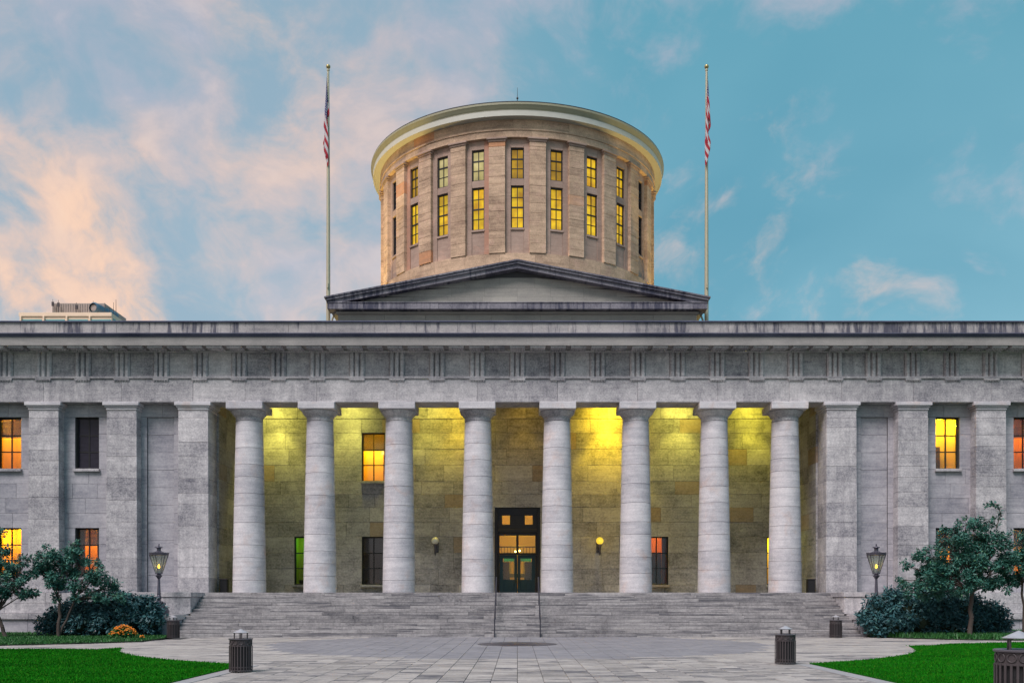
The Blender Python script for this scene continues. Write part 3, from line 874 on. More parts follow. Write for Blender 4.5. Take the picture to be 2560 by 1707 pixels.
# cornice
cor = part('cornice', bld, (0, YF, 16.2))
blk('bed_moulding', M['facade'], cor, -XW, XW, YF - .12, YF + 1.2, 16.10, 16.235, .03)
m = MB(); m.profile_x([(YF + 1.2, 16.24), (53.98, 16.24), (53.98, 16.225), (53.92, 16.225), (53.92, 16.69), (YF + 1.2, 16.69)][::-1], -XW, XW)
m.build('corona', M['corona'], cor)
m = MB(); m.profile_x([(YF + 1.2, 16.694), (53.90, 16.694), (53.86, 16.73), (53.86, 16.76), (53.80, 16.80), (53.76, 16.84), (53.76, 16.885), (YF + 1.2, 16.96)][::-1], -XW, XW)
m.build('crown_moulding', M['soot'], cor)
m = MB(); m.box(-.43, .43, -.40, .40, -.12, 0, .008)
for a in range(3):
    for k in range(6): m.lathe([(.045, -.17), (.032, -.12)], 6, (-.36 + k * .144, -.26 + a * .26))
mut_me = m.mesh('mutule'); mut_me.materials.append(M['facade'])
for a, b in zip(TR, TR[1:] + [None]):
    for x in ([a] if b is None else [a, (a + b) / 2]):
        if abs(x) < XW - .5: link('mutule', mut_me, None, cor, (x, 54.40, 16.237))
# parapet
par = part('parapet', bld, (0, 54.5, 16.9))
x = -XW
while x < XW - 1:
    b = min(XW, x + rb.uniform(1.8, 3.4))
    if XW - b < 1: b = XW
    blk('parapet_block', M['parapet'], par, x + .004, b - .004, 54.46 + rb.uniform(-.005, .005), 55.1, 16.9, 17.66, .012)
    x = b
m = MB(); m.box(-XW, XW, 54.36, 55.2, 17.664, 17.74, .015); m.build('coping', M['soot'], par)

# ---- cheek blocks either side of the steps
for s, nm in ((-1, 'left'), (1, 'right')):
    ck = part('step_cheek', bld, (s * 19, 52, 0))
    a, b = sorted((s * 17.85, s * 19.88))
    a2, b2 = sorted((s * 17.85, s * 21.6))
    ashlar(ck, a2, b2, [1.17, 2.10], 52.42, 54.6, 2.1, [], M['facade'], rb)
    ashlar(ck, a2 - .05, b2 + .05, [2.104, ZP + .02], 52.36, 54.7, 2.4, [], M['facade'], rb, 'coping_block')
    ashlar(ck, *sorted((s * 19.89, s * 21.6)), [1.17, 2.10], 54.0, 54.6, 2.1, [], M['facade'], rb)
    a3, b3 = sorted((s * 18.02, s * 21.2))
    ashlar(ck, a3 - .05, b3 + .05, [.88, 1.166], 50.15, 54.3, 3.3, [], M['facade'], rb, 'ledge_block')
    ashlar(ck, a3, b3, [-.1, .876], 50.25, 54.3, 1.8, [], M['wing'], rb)

# ---- flight of steps
st = thing('entrance_steps', 'wide flight of worn grey stone steps rising to the columned porch', 'steps', (0, 52, 0))
NS = 13; rh = ZP / NS; td = (54.6 - 50.05) / (NS - 1)
for k in range(NS):
    sp = part('step', st, (0, 50.05 + k * td, k * rh))
    y0 = 50.05 + k * td
    hw = 17.83 if k > 5 else 18.0 - .01
    xx = -hw
    z0, z1 = k * rh - (.05 if k == 0 else 0), (k + 1) * rh
    while xx < hw - .4:
        L = rb.uniform(2.4, 4.6)
        e = hw if hw - (xx + L) < .9 else xx + L
        j = rb.uniform(-.012, .008)
        blk('tread_stone', M['step'], sp, xx + .003, e - .003, y0 + j, y0 + td + .22 if k < NS - 1 else y0 + .5, z0 + .004, z1 + rb.uniform(-.006, .003) if k < NS - 1 else z1 + .004, .014)
        xx = e
m = MB(); m.profile_x([(50.3, -.05), (54.6, -.05), (54.6, 2.05), (54.3, 2.05)][::-1], -17.8, 17.8)
m.build('step_core', M['mortar'], st)

# ================================================================== PEDIMENT BLOCK
ped = thing('roof_pediment', 'sooty grey triangular stone pediment block standing in front of the round drum', 'pediment', (0, 67, 16.9))
HWp = 12.47
pwall = part('frieze_wall', ped, (0, 66.72, 16.9))
ashlar(pwall, -HWp, HWp, rows(16.9, 21.75, 1.2), 66.72, 67.3, 2.6, [], M['tympanum'], rb)
blk('wall_core', M['mortar'], ped, -HWp + .03, HWp - .03, 66.8, 77.5, 16.9, 22.3, 0)
for s in (-1, 1):
    a, b = sorted((s * (HWp - .02), s * (HWp - .4)))
    blk('side_wall', M['tympanum'], ped, a, b, 67.31, 77.5, 16.9, 21.9, 0)
blk('bed_moulding', M['tympanum'], ped, -HWp - .12, HWp + .12, 66.58, 67.4, 21.76, 21.94, .04)
cx0 = -13.1
hc = part('horizontal_cornice', ped, (0, 66.1, 21.95))
while cx0 < 13.05:
    e = min(13.1, cx0 + rb.uniform(2.2, 3.6))
    if 13.1 - e < 1: e = 13.1
    blk('cornice_block', M['pediment'], hc, cx0 + .004, e - .004, 66.12 + rb.uniform(-.006, .006), 67.2, 21.95, 22.36, .015)
    cx0 = e
blk('cornice_fillet', M['pediment'], hc, -13.14, 13.14, 66.08, 67.2, 22.364, 22.43, .012)
sl_ = (25.33 - 22.76) / 13.28
tp = MB(); tp.prism_xz([(-12.9, 22.4), (12.9, 22.4), (0, 22.4 + 12.9 * sl_)], 66.78, 67.2)
tymp = tp.build('tympanum', M['mortar'], ped)
ztr = [22.434, 23.0, 23.6, 24.3]
for za, zb in zip(ztr, ztr[1:]):                                     # courses of tympanum stones, trimmed by the slope
    hwz = (25.33 - .55 - za) / sl_
    hwz = min(hwz, 12.6)
    hw2 = (25.33 - .55 - zb) / sl_
    xx = -hwz
    ncut = max(1, round(2 * hwz / 2.4)); cuts = [-hwz + 2 * hwz * k / ncut for k in range(ncut + 1)]
    for e0, e1 in zip(cuts, cuts[1:]):
        def lim(x): return min(zb, 25.33 - .55 - abs(x) * sl_) - .004
        pts = [(e0 + .004, za + .004), (e1 - .004, za + .004)]
        if lim(e1) > za + .03: pts.append((e1 - .004, lim(e1)))
        if e0 < 0 < e1: pts.append((0, lim(0)))
        if lim(e0) > za + .03: pts.append((e0 + .004, lim(e0)))
        if len(pts) > 2:
            mm = MB(); mm.prism_xz(pts, 66.74, 66.95); mm.build('tympanum_block', M['tympanum'], tymp)
for s in (-1, 1):
    rk = part('raking_cornice', ped, (s * 6, 66.1, 23))
    def zt(x, dz): return 25.33 - abs(x) * sl_ - dz
    nb = 6
    for k in range(nb):
        xa, xb = 13.28 * k / nb + (.004 if k else 0), 13.28 * (k + 1) / nb - .004
        for (d0, d1, y0, nm) in ((0.0, .10, 65.92, 'sima_block'), (.102, .27, 66.0, 'sima_block'), (.272, .56, 66.12, 'rake_block')):
            xe = xb - (0 if d0 == 0 else .12 if d0 < .2 else .2) if k == nb - 1 else xb
            pts = [(s * xa, zt(xa, d1)), (s * xe, zt(xe, d1)), (s * xe, zt(xe, d0)), (s * xa, zt(xa, d0))]
            if s < 0: pts = pts[::-1]
            mm = MB(); mm.prism_xz(pts, y0 + rb.uniform(-.004, .004), 66.9); mm.build(nm, M['pediment'], rk)
    # roof plane and side eave behind the rake
    pts = [(0, 25.28), (s * 13.0, 25.28 - 13.0 * sl_), (s * 13.0, 22.3), (s * 12.4, 22.0), (0, 22.0)]
    if s > 0: pts = pts[::-1]
    mm = MB(); mm.prism_xz(pts, 66.91, 77.4); mm.build('roof_plane', M['roof'], ped)
    blk('eave_soffit', M['tympanum'], ped, *sorted((s * 12.3, s * 12.98)), 66.93, 77.3, 21.9, 22.28, .02)

# ================================================================== ROTUNDA
RC = (0.0, 83.8)
rot = thing('rotunda_tower', 'round stone drum coloured warm as if floodlit, with pilasters, lit amber windows and projecting cornice above the pediment', 'tower', (0, 83.8, 17))
m = MB(); m.lathe([(11.28, 16.9), (11.28, 37.9)], 96, RC); m.build('drum_core', M['drumgrey'], rot, smooth=.5)
podium = part('podium', rot, (0, 83.8, 24))
for ri, (za, zb) in enumerate(((17, 20.5), (20.5, 23.2), (23.2, 25.0), (25.0, 26.5), (26.5, 27.95))):
    for k in range(-8, 9):
        a0 = R(k * 13.2 + (6.6 if ri % 2 else 0) - 6.6)
        m = MB(); m.arc(11.2, 11.74 + rb.uniform(-.006, .006), a0 + .0006, a0 + R(13.2) - .0006, za + .005, zb - .005, RC, 5)
        m.build('podium_block', M['drum'], podium)
zc_ = lambda y, D=72.45: EYE + (HY - y) * D / F
uz1, uz0, lz1, lz0 = zc_(371.7), zc_(449), zc_(466), zc_(572)
zt_, zb_ = 36.60, 27.955
rr = random.Random(77)
def rpt(ang, r, off=0.0):
    """local frame at angle ang: centre point, tangent, outward"""
    return Vector((RC[0] + r * math.sin(ang), RC[1] - r * math.cos(ang), 0))
def rbox(mb, ang, r0, r1, x0, x1, z0, z1, b=.01):
    """box in the tangent frame at angle ang: x along the tangent, radial r0..r1 outward"""
    tmp = MB(); tmp.box(x0, x1, -r1, -r0, z0, z1, b)
    ca, sa = math.cos(ang), math.sin(ang)
    mb.add([(RC[0] + x * ca - y * sa, RC[1] + x * sa + y * ca, z) for x, y, z in tmp.v], tmp.f)
lit = {0: ('amberdim', 'amber'), -1: ('cream', 'amber'), 1: ('amberdim', 'amber'), -2: ('cream', 'amber'), 2: ('amber', 'amber'), -3: ('amberdim', 'amber'), 3: ('amber', 'amber')}
for k in range(-7, 8):
    # pilasters half way between the bays
    ang = R(15 * k + 7.5)
    if -7 <= k <= 6:
        pil = part('pilaster', rot, (*rpt(ang, 11.6)[:2], zb_))
        zz = [zb_ + .003]
        while zz[-1] < zt_ - .9: zz.append(zz[-1] + rr.choice((.55, .75, .95)))
        zz[-1] = zt_ - .66
        if zz[-1] - zz[-2] < .25: zz.pop(-2)
        for za, zb in zip(zz, zz[1:]):
            m = MB(); rbox(m, ang, 11.1, 11.80 + rr.uniform(-.006, .006), -.62, .62, za + .004, zb - .004, .012); m.build('block', M['drum'], pil)
        m = MB(); rbox(m, ang, 11.1, 11.81, -.63, .63, zt_ - .656, zt_ - .30, .012); m.build('neck_block', M['drum'], pil)
        m = MB(); rbox(m, ang, 11.1, 11.87, -.69, .69, zt_ - .297, zt_ - .16, .02); rbox(m, ang, 11.1, 11.96, -.78, .78, zt_ - .158, zt_ - .002, .03); m.build('capital', M['drumgrey'], pil)
    ang = R(15 * k)
    bay = part('bay', rot, (*rpt(ang, 11.4)[:2], zb_))
    ww = .49
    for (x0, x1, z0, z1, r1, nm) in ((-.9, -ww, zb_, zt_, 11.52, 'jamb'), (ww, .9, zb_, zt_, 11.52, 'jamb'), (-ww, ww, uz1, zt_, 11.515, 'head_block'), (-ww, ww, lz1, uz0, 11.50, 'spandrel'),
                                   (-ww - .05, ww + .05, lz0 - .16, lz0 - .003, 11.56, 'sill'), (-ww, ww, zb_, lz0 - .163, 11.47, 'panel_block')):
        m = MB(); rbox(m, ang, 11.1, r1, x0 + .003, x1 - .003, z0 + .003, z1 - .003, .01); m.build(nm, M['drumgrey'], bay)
    lu, ll = lit.get(k, ('dark', 'dark'))
    for (z0, z1, rws, heavy, mt) in ((uz0, uz1, 3, (1,), lu), (lz0, lz1, 4, (2,), ll)):
        wd = part('window', rot, (*rpt(ang, 11.4)[:2], z0))
        m = MB(); rr0, rr1 = 11.30, 11.40
        rbox(m, ang, rr0, rr1, -ww + .004, -ww + .085, z0 + .004, z1 - .004, .006); rbox(m, ang, rr0, rr1, ww - .085, ww - .004, z0 + .004, z1 - .004, .006)
        rbox(m, ang, rr0, rr1, -ww + .085, ww - .085, z1 - .10, z1 - .004, .006); rbox(m, ang, rr0, rr1, -ww + .085, ww - .085, z0 + .004, z0 + .08, .006)
        g0, g1 = z0 + .08, z1 - .10
        rbox(m, ang, rr0, rr1 - .03, -.03, .03, g0, g1, 0)
        for r in range(1, rws):
            zz_ = g1 - (g1 - g0) * r / rws; hh = .055 if r in heavy else .03
            rbox(m, ang, rr0, rr1 - (.02 if r in heavy else .035), -ww + .085, ww - .085, zz_ - hh, zz_ + hh, 0)
        m.build('window_frame', M['frame'], wd)
        for r in range(rws):
            for c in range(2):
                xa, xb = ((-ww + .085, -.02), (.02, ww - .085))[c]
                e, h = g1 - (g1 - g0) * (r + 1) / rws, g1 - (g1 - g0) * r / rws
                m = MB(); rbox(m, ang, 11.295, 11.315, xa, xb, e + .02, h - .02, 0); m.build('pane', M[mt], wd)
ent = part('entablature', rot, (0, 83.8, zt_))
for ri, (za, zb, r1, nm) in enumerate(((zt_, 37.10, 11.84, 'entablature_block'), (37.10, 37.22, 11.90, 'string_course'), (37.22, 37.92, 11.86, 'entablature_block'))):
    for k in range(-10, 11):
        a0 = R(k * 10.4 + (3.7 if ri == 2 else 0) - 5.2)
        m = MB(); m.arc(11.0, r1 + rb.uniform(-.005, .005), a0 + .0005, a0 + R(10.4) - .0005, za + .003, zb - .003, RC, 5); m.build(nm, M['drum'], ent)
m = MB(); m.lathe([(11.0, 37.925), (12.30, 37.925), (12.34, 37.90), (12.46, 37.90), (12.46, 38.30), (11.0, 38.31)], 128, RC, False, False); m.build('cornice_fascia', M['cornicewhite'], rot, smooth=.5)
m = MB(); m.lathe([(11.0, 38.312), (12.47, 38.312), (12.47, 38.36), (12.52, 38.42), (12.56, 38.55), (12.64, 38.66), (12.64, 38.80), (12.2, 38.84)], 128, RC, False, False); m.build('cornice_moulding', M['cornice'], rot, smooth=.5)
m = MB(); m.lathe([(12.58, 38.79), (12.60, 38.90), (12.3, 38.98), (8, 41.0), (2, 43.6), (.3, 44.1)], 96, RC, False, True); m.build('roof', M['roof'], rot, smooth=.5)
m = MB(); m.tube((0, 83.8, 44), (0, 83.8, 46.6), .04, .015); m.lathe([(.03, 45.55), (.09, 45.62), (.09, 45.7), (.03, 45.8)], 12, RC); m.build('lightning_rod', M['roof'], rot)

# ================================================================== FLAGS
def flagpole(s, label, flabel, seed):
    X, Y = s * 13.32, 67.6
    t_ = thing('flagpole', label, 'flagpole', (X, Y, 16.9), 'flagpoles')
    m = MB(); m.lathe([(.15, 16.9), (.145, 24), (.12, 31), (.075, 39.2)], 16, (X, Y)); m.build('pole', M['pole'], t_, smooth=.6)
    m = MB(); m.lathe([(.10, 39.15), (.10, 39.25), (.06, 39.3)], 12, (X, Y)); m.build('truck', M['pole'], t_, smooth=.6)
    m = MB(); m.lathe([(.01, 39.28)] + [(.155 * math.sin(PI * k / 10), 39.44 - .155 * math.cos(PI * k / 10)) for k in range(1, 10)] + [(.01, 39.6)], 16, (X, Y)); m.build('ball', M['gold'], t_, smooth=1.5)
    for zc in (22.9, 23.8):
        blk('cleat', M['pole'], t_, X - .05, X + .05, Y - .26, Y - .13, zc, zc + .35, .02)
    m = MB(); m.tube((X - s * .05, Y, 21.0), (s * 12.95, Y, 21.9), .07); m.tube((X, Y, 20.2), (s * 12.45, Y, 20.2), .06)
    m.build('bracket', M['pole'], t_)
    # limp flag: cloth gathered into folds hanging from the hoist
    rng = random.Random(seed)
    nu, nv = 44, 30
    H, L = 2.9, 5.4
    V, Fs, UV = [], [], []
    for j in range(nv + 1):
        v = j / nv
        for i in range(nu + 1):
            u = i / nu
            # the fly end falls straight down: each point hangs below its hoist point
            drop = u * L * (.80 + .12 * v)
            env = min(1.0, .12 + (1 - v) * .7 + u * .7)
            fold = math.sin(u * 13 + v * 2.2 + seed) * .15 + math.sin(u * 6 + 1.3 * seed + v) * .10
            x = fold * env + (.03 if s > 0 else -.06) * (u + .5) - (.10 * u if s < 0 else 0)
            y = -.16 - .09 * math.cos(u * 13 + v * 1.4 + seed) * env - .05 * u
            z = -(1 - v) * H - drop * (1 - .12 * (1 - v))
            V.append((X + x, Y + y, 39.0 + z)); UV.append((u, v))
    for j in range(nv):
        for i in range(nu):
            o = j * (nu + 1) + i; Fs.append([o, o + 1, o + nu + 2, o + nu + 1])
    me = bpy.data.meshes.new('flag'); me.from_pydata([(a - X, b - Y, c - 39) for a, b, c in V], [], Fs)
    uvl = me.uv_layers.new(name='UVMap')
    for l in me.loops: uvl.data[l.index].uv = UV[l.vertex_index]
    me.polygons.foreach_set('use_smooth', [True] * len(me.polygons)); me.update()
    f = link('flag', me, M['flagR' if s > 0 else 'flagL'], None, (X, Y, 39), label=flabel, cat='flag', group='limp flags')
    md = f.modifiers.new('thick', 'SOLIDIFY'); md.thickness = .012
flagpole(-1, 'tall thin flagpole rising at the left end of the pediment', 'limp dark blue and red flag hanging on the left flagpole', 2)
flagpole(1, 'tall thin flagpole rising at the right end of the pediment', 'limp red and white striped flag hanging on the right flagpole', 5)

# ================================================================== LAMPS AND LIGHTS
def lightobj(name, typ, loc, energy, color, parent=None, rot=None, **kw):
    l = bpy.data.lights.new(name, typ); l.energy = energy; l.color = color
    for k, v in kw.items(): setattr(l, k, v)
    o = link(name, l, None, parent, loc) if False else bpy.data.objects.new(name, l)
    COL.objects.link(o)
    if parent is not None:
        o.parent = parent; o.location = Vector(loc) - WL[parent.name]
    else: o.location = loc
    if rot: o.rotation_euler = rot
    return o
def aim(o, frm, to):
    o.rotation_euler = (Vector(to) - Vector(frm)).to_track_quat('-Z', 'Y').to_euler()

# porch ceiling downlights, close to the back wall
PL = [(-15.4, 1.0, (1, .90, .14)), (-10.7, .75, (1, .92, .16)), (-5.8, .55, (1, .86, .12)), (-3.75, .8, (1, .70, .04)), (.4, .22, (1, .60, .04)), (5.75, 2.4, (1, .68, .025)), (10.4, .95, (1, .88, .12)), (15.0, .75, (1, .86, .06))]  # the weak fifth one is added to give the centre bay a dim glow
names = ['first', 'second', 'third', 'fourth', 'added for centre glow, fifth', 'sixth', 'seventh', 'eighth']
for k, (x, p, c) in enumerate(PL):
    y = Dw - 1.25
    lt = thing('ceiling_downlight', 'round yellow downlight in the porch ceiling, %s from the left' % names[k], 'ceiling lamp', (x, y, 14.85), 'porch ceiling lamps')
    m = MB(); m.lathe([(.20, 14.60), (.20, 14.84)], 20, (x, y), False, True); m.lathe([(.19, 14.84), (.19, 14.6), (.20, 14.6)], 20, (x, y), False, False); m.build('housing', M['iron'], lt)
    m = MB(); m.lathe([(.17, 14.74), (.17, 14.76)], 20, (x, y)); m.build('lens', M['lampface'], lt)
    o = lightobj('lamp_light', 'SPOT', (x, y, 14.58), 1050 * p, c, lt, spot_size=R(70), spot_blend=.55, shadow_soft_size=.2)
    aim(o, (x, y, 14.58), (x, y + .35, 10))
    o = lightobj('lamp_light', 'SPOT', (x, y - .5, 14.45), 470 * p, c, lt, spot_size=R(135), spot_blend=1.0, shadow_soft_size=.2)
    aim(o, (x, y - .5, 14.45), (x, y + 1.25, 13.3))

# globe lamps on the porch wall
for x_, y_, litk in ((1088, 1351, False), (1499.5, 1351, True)):
    p = at(x_, y_, 61.55)
    t_ = thing('globe_wall_lamp', 'lit yellow globe lamp on the porch wall right of the door' if litk else 'unlit white globe lamp on the porch wall left of the door', 'wall lamp', (p.x, 61.9, p.z - .5), 'globe wall lamps')
    m = MB(); m.lathe([(.02, p.z - .235)] + [(.235 * math.sin(PI * k / 12), p.z - .235 * math.cos(PI * k / 12)) for k in range(1, 12)] + [(.02, p.z + .235)], 24, (p.x, 61.55))
    m.build('globe', M['globelit' if litk else 'globe'], t_, smooth=1.5)
    sx = -1 if litk else 1
    m = MB(); m.lathe([(.02, p.z - .95), (.07, p.z - .8), (.06, p.z - .5), (.12, p.z - .28), (.10, p.z - .2)], 12, (p.x, 61.55))
    m.build('stem', M['lampiron'], t_, smooth=.6)
    m = MB(); m.box(p.x - .09 + sx * .1, p.x + .09 + sx * .1, 61.85, 61.97, p.z - .75, p.z - .05, .03); m.tube((p.x, 61.55, p.z - .6), (p.x + sx * .1, 61.88, p.z - .55), .045)
    m.build('bracket', M['lampiron'], t_)
    if litk: lightobj('lamp_light', 'POINT', (p.x, 61.2, p.z), 14, (1, .6, .08), t_, shadow_soft_size=.2)

# roof floodlights that warm the drum, hidden behind pediment and parapet
fl = [(-15.2, 74.0, 17.3, (-9, 76, 30), 12000), (15.2, 74.0, 17.3, (9, 76, 30), 7600), (-17.5, 82, 17.3, (-11, 82, 30), 6500), (17.5, 82, 17.3, (11, 82, 30), 5200), (-15.2, 69.5, 17.3, (-12.6, 68.5, 22), 420), (15.2, 69.5, 17.3, (12.6, 68.5, 22), 420)]
fn = ['left of the drum front', 'right of the drum front', 'far left of the drum', 'far right of the drum', 'under the left pediment eave', 'under the right pediment eave']
for k, (x, y, z, to, p) in enumerate(fl):
    t_ = thing('roof_floodlight', 'small roof floodlight ' + fn[k], 'floodlight', (x, y, 16.9), 'roof floodlights')
    m = MB(); m.box(x - .22, x + .22, y - .12, y + .12, 17.02, 17.22, .02); m.build('housing', M['iron'], t_)
    m = MB(); m.box(x - .03, x + .03, y - .03, y + .03, 16.9, 17.02); m.build('stand', M['iron'], t_)
    o = lightobj('lamp_light', 'SPOT', (x, y, z), p, (1, .72, .22), t_, spot_size=R(95), spot_blend=.8, shadow_soft_size=.25); aim(o, (x, y, z), to)

# gas lamp posts on the cheek blocks
def lamp_post(x, y, z, label):
    t_ = thing('lamp_post', label, 'street lamp', (x, y, z), 'gas lamp posts')
    k = .00299
    def H(v): return z + (1380 - v) * k
    m = MB(); m.lathe([(.50, H(1380)), (.54, H(1345)), (.54, H(1320)), (.48, H(1285)), (.36, H(1240)), (.31, H(1215)), (.36, H(1200)), (.37, H(1180)), (.24, H(1160)), (.12, H(1140))], 8, (x, y), a0=PI / 8); m.build('base', M['lampiron'], t_, smooth=.9)
    m = MB(); m.lathe([(.10, H(1142)), (.10, H(1110)), (.13, H(1085)), (.13, H(1060)), (.09, H(1035)), (.105, H(1015)), (.09, H(995)), (.062, H(745)), (.09, H(738)), (.115, H(720)), (.17, H(700)), (.18, H(688)), (.12, H(676)), (.10, H(660))], 20, (x, y)); m.build('post', M['lampiron'], t_, smooth=.6)
    r0, r1, z0, z1 = .165, .475, H(655), H(325)
    m = MB()
    for i in range(6):
        a = PI / 6 + i * PI / 3
        m.tube((x + r0 * math.cos(a), y + r0 * math.sin(a), z0), (x + r1 * math.cos(a), y + r1 * math.sin(a), z1), .02, .022, 6)
    m.lathe([(.19, H(662)), (.19, H(640)), (.15, H(640))], 6, (x, y), a0=PI / 6)
    lt = m.build('lantern_frame', M['lampiron'], t_)
    for i in range(6):
        a, b = PI / 6 + i * PI / 3, PI / 6 + (i + 1) * PI / 3
        q = [Vector((x + r * math.cos(g) * .99, y + r * math.sin(g) * .99, zz)) for r, g, zz in ((r0, a, z0), (r0, b, z0), (r1, b, z1), (r1, a, z1))]
        nn = ((q[1] - q[0]).cross(q[3] - q[0])).normalized() * .006
        mm = MB(); mm.add([*q, *[p - nn for p in q]], [[0, 1, 2, 3], [7, 6, 5, 4], [0, 4, 5, 1], [1, 5, 6, 2], [2, 6, 7, 3], [3, 7, 4, 0]]); mm.build('lantern_pane', M['glass'], t_)
    m = MB(); m.lathe([(.44, H(328)), (.50, H(325)), (.51, H(300)), (.52, H(287)), (.42, H(283)), (.28, H(275)), (.18, H(258)), (.105, H(250)), (.105, H(205)), (.12, H(200)), (.2, H(190)), (.19, H(180)), (.08, H(172)), (.03, H(160)), (.03, H(145)), (.045, H(135)), (.01, H(118))], 24, (x, y))
    for i in range(24):
        a = 2 * PI * i / 24; m.lathe([(.022, H(289)), (.022, H(278))], 6, (x + .49 * math.cos(a), y + .49 * math.sin(a)))
    m.build('lantern_cap', M['lampiron'], t_, smooth=.5)
    m = MB(); m.tube((x, y, z0), (x, y, H(560)), .02); m.build('burner', M['lampiron'], t_)
    m = MB(); zf = H(560); m.lathe([(.02, zf), (.06, zf + .05), (.055, zf + .12), (.015, zf + .22)], 10, (x, y)); m.build('flame', M['flame'], t_, smooth=1.5)
    lightobj('lamp_light', 'POINT', (x, y - .0, zf + .32), 5, (1, .6, .15), t_, shadow_soft_size=.06)
lamp_post(-19.12, 51.2, 1.17, 'old gas lamp post on the stone cheek block left of the steps')
lamp_post(19.14, 51.2, 1.17, 'old gas lamp post on the stone cheek block right of the steps')

# ================================================================== LITTER BINS
def bin_meshes():
    d_ = {}
    m = MB(); m.lathe([(.255, .06), (.265, .86)], 24); d_['liner'] = (m.mesh('liner', smooth=.5), 'liner')
    m = MB(); m.box(-.017, .017, -.006, .006, .02, .72, .003); d_['slat'] = (m.mesh('slat'), 'iron')
    m = MB()
    for zz in (.05, .125, .70): m.lathe([(.283, zz), (.302, zz), (.302, zz + .03), (.283, zz + .03), (.283, zz)], 36, capb=False, capt=False)
    d_['hoop'] = (m.mesh('hoop', smooth=.5), 'iron')
    m = MB(); m.lathe([(.275, .73), (.288, .73), (.288, .875), (.275, .875), (.275, .73)], 36, capb=False, capt=False); d_['collar'] = (m.mesh('collar', smooth=.5), 'iron')
    m = MB()
    nr = 20; pr = [(.058 + .012 * math.cos(2 * PI * k / 6), .012 * math.sin(2 * PI * k / 6)) for k in range(6)]
    V, Fs = [], []
    for i in range(nr):
        a = 2 * PI * i / nr
        for r, o in pr: V.append((r * math.cos(a), o, r * math.sin(a)))
    for i in range(nr):
        for k in range(6): Fs.append([i * 6 + k, i * 6 + (k + 1) % 6, ((i + 1) % nr) * 6 + (k + 1) % 6, ((i + 1) % nr) * 6 + k])
    m.add(V, Fs); d_['rosette'] = (m.mesh('rosette', smooth=1.5), 'iron')
    m = MB(); m.lathe([(.19, .885), (.30, .875), (.322, .885), (.325, .905), (.31, .915), (.19, .90), (.19, .885)], 36, capb=False, capt=False); d_['lid'] = (m.mesh('lid', smooth=.5), 'lidm')
    m = MB()
    for a in (.4, 1.97, 3.54, 5.11): m.box(.17 * math.cos(a) - .014, .17 * math.cos(a) + .014, .17 * math.sin(a) - .014, .17 * math.sin(a) + .014, .90, 1.075, .003)
    d_['hood_post'] = (m.mesh('hood_post'), 'iron')
    m = MB(); m.lathe([(.205, 1.06), (.212, 1.07), (.0101, 1.165), (.01, 1.167)], 28); d_['hood'] = (m.mesh('hood', smooth=.5), 'hood')
    return d_
M['lidm'] = simple('worn_bin_lid', (.11, .10, .115), .4, .3)
BM = bin_meshes()
def litter_bin(x, y, z, sc, label):
    t_ = thing('litter_bin', label, 'litter bin', (x, y, z), 'slatted litter bins')
    t_.scale = (sc, sc, sc)
    def put(key, name, off=(0, 0, 0), rz=0.0):
        me, mt = BM[key]
        if not me.materials: me.materials.append(M[mt])
        o = bpy.data.objects.new(name, me); COL.objects.link(o); o.parent = t_; o.location = off; o.rotation_euler = (0, 0, rz); WL[o.name] = Vector((x, y, z)); return o
    for k in ('liner', 'hoop', 'collar', 'lid', 'hood_post', 'hood'): put(k, k)
    for i in range(24):
        a = 2 * PI * i / 24; put('slat', 'slat', (.306 * math.cos(a), .306 * math.sin(a), 0), a + PI / 2)
    for i in range(12):
        a = 2 * PI * (i + .5) / 12; put('rosette', 'rosette', (.289 * math.cos(a), .289 * math.sin(a), .803), a + PI / 2)
litter_bin(-7.49, 26.0, 0, 1.0, 'slatted brown litter bin at the tip of the left lawn')
litter_bin(8.15, 29.2, 0, 1.0, 'slatted brown litter bin at the tip of the right lawn')
litter_bin(-17.35, 48.4, 0, 1.0, 'slatted brown litter bin by the left foot of the steps')
litter_bin(16.35, 49.3, 0, 1.0, 'slatted brown litter bin by the right foot of the steps')
litter_bin(8.36, 16.0, .02, 1.22, 'nearest slatted litter bin, cut by the right edge of the picture')

# ================================================================== HANDRAILS
for s, nm in ((-1, 'left'), (1, 'right')):
    x = s * 1.19
    t_ = thing('handrail', 'dark steel handrail running up the steps %s of the door' % nm, 'handrail', (x, 50, 0), 'step handrails')
    m = MB(); m.tube((x, 49.95, .90), (x, 54.7, 3.22), .038, n=10); m.tube((x, 54.7, 3.22), (x, 55.0, 3.22), .038, n=10); m.build('rail', M['rail'], t_, smooth=.6)
    for y, z0, z1 in ((49.95, 0, .91), (51.6, rh * 4, 1.71), (53.2, rh * 8, 2.49), (54.85, ZP, 3.22)):
        m = MB(); m.tube((x, y, z0), (x, y, z1), .032, n=8); m.build('post', M['rail'], t_, smooth=.6)

# small dark uplight boxes in the porch corners
for s, nm in ((-1, 'left'), (1, 'right')):
    x = s * 17.2
    t_ = thing('porch_box', 'small dark metal box in the %s corner of the porch' % nm, 'utility box', (x, 56.3, ZP), 'porch corner boxes')
    m = MB(); m.box(x - .22, x + .22, 56.1, 56.5, ZP + .003, ZP + .78, .03); m.build('box_body', M['frame'], t_)
    m = MB(); m.box(x - .25, x + .25, 56.07, 56.53, ZP + .783, ZP + .83, .015); m.build('box_lid', M['iron'], t_)

# low stone ledge behind the right bed
blk('stone_ledge', M['kerb'], None, 23.1, 30, 49.3, 49.7, 0, .36, .03, label='low stone ledge at the back of the right planting bed', cat='ledge')

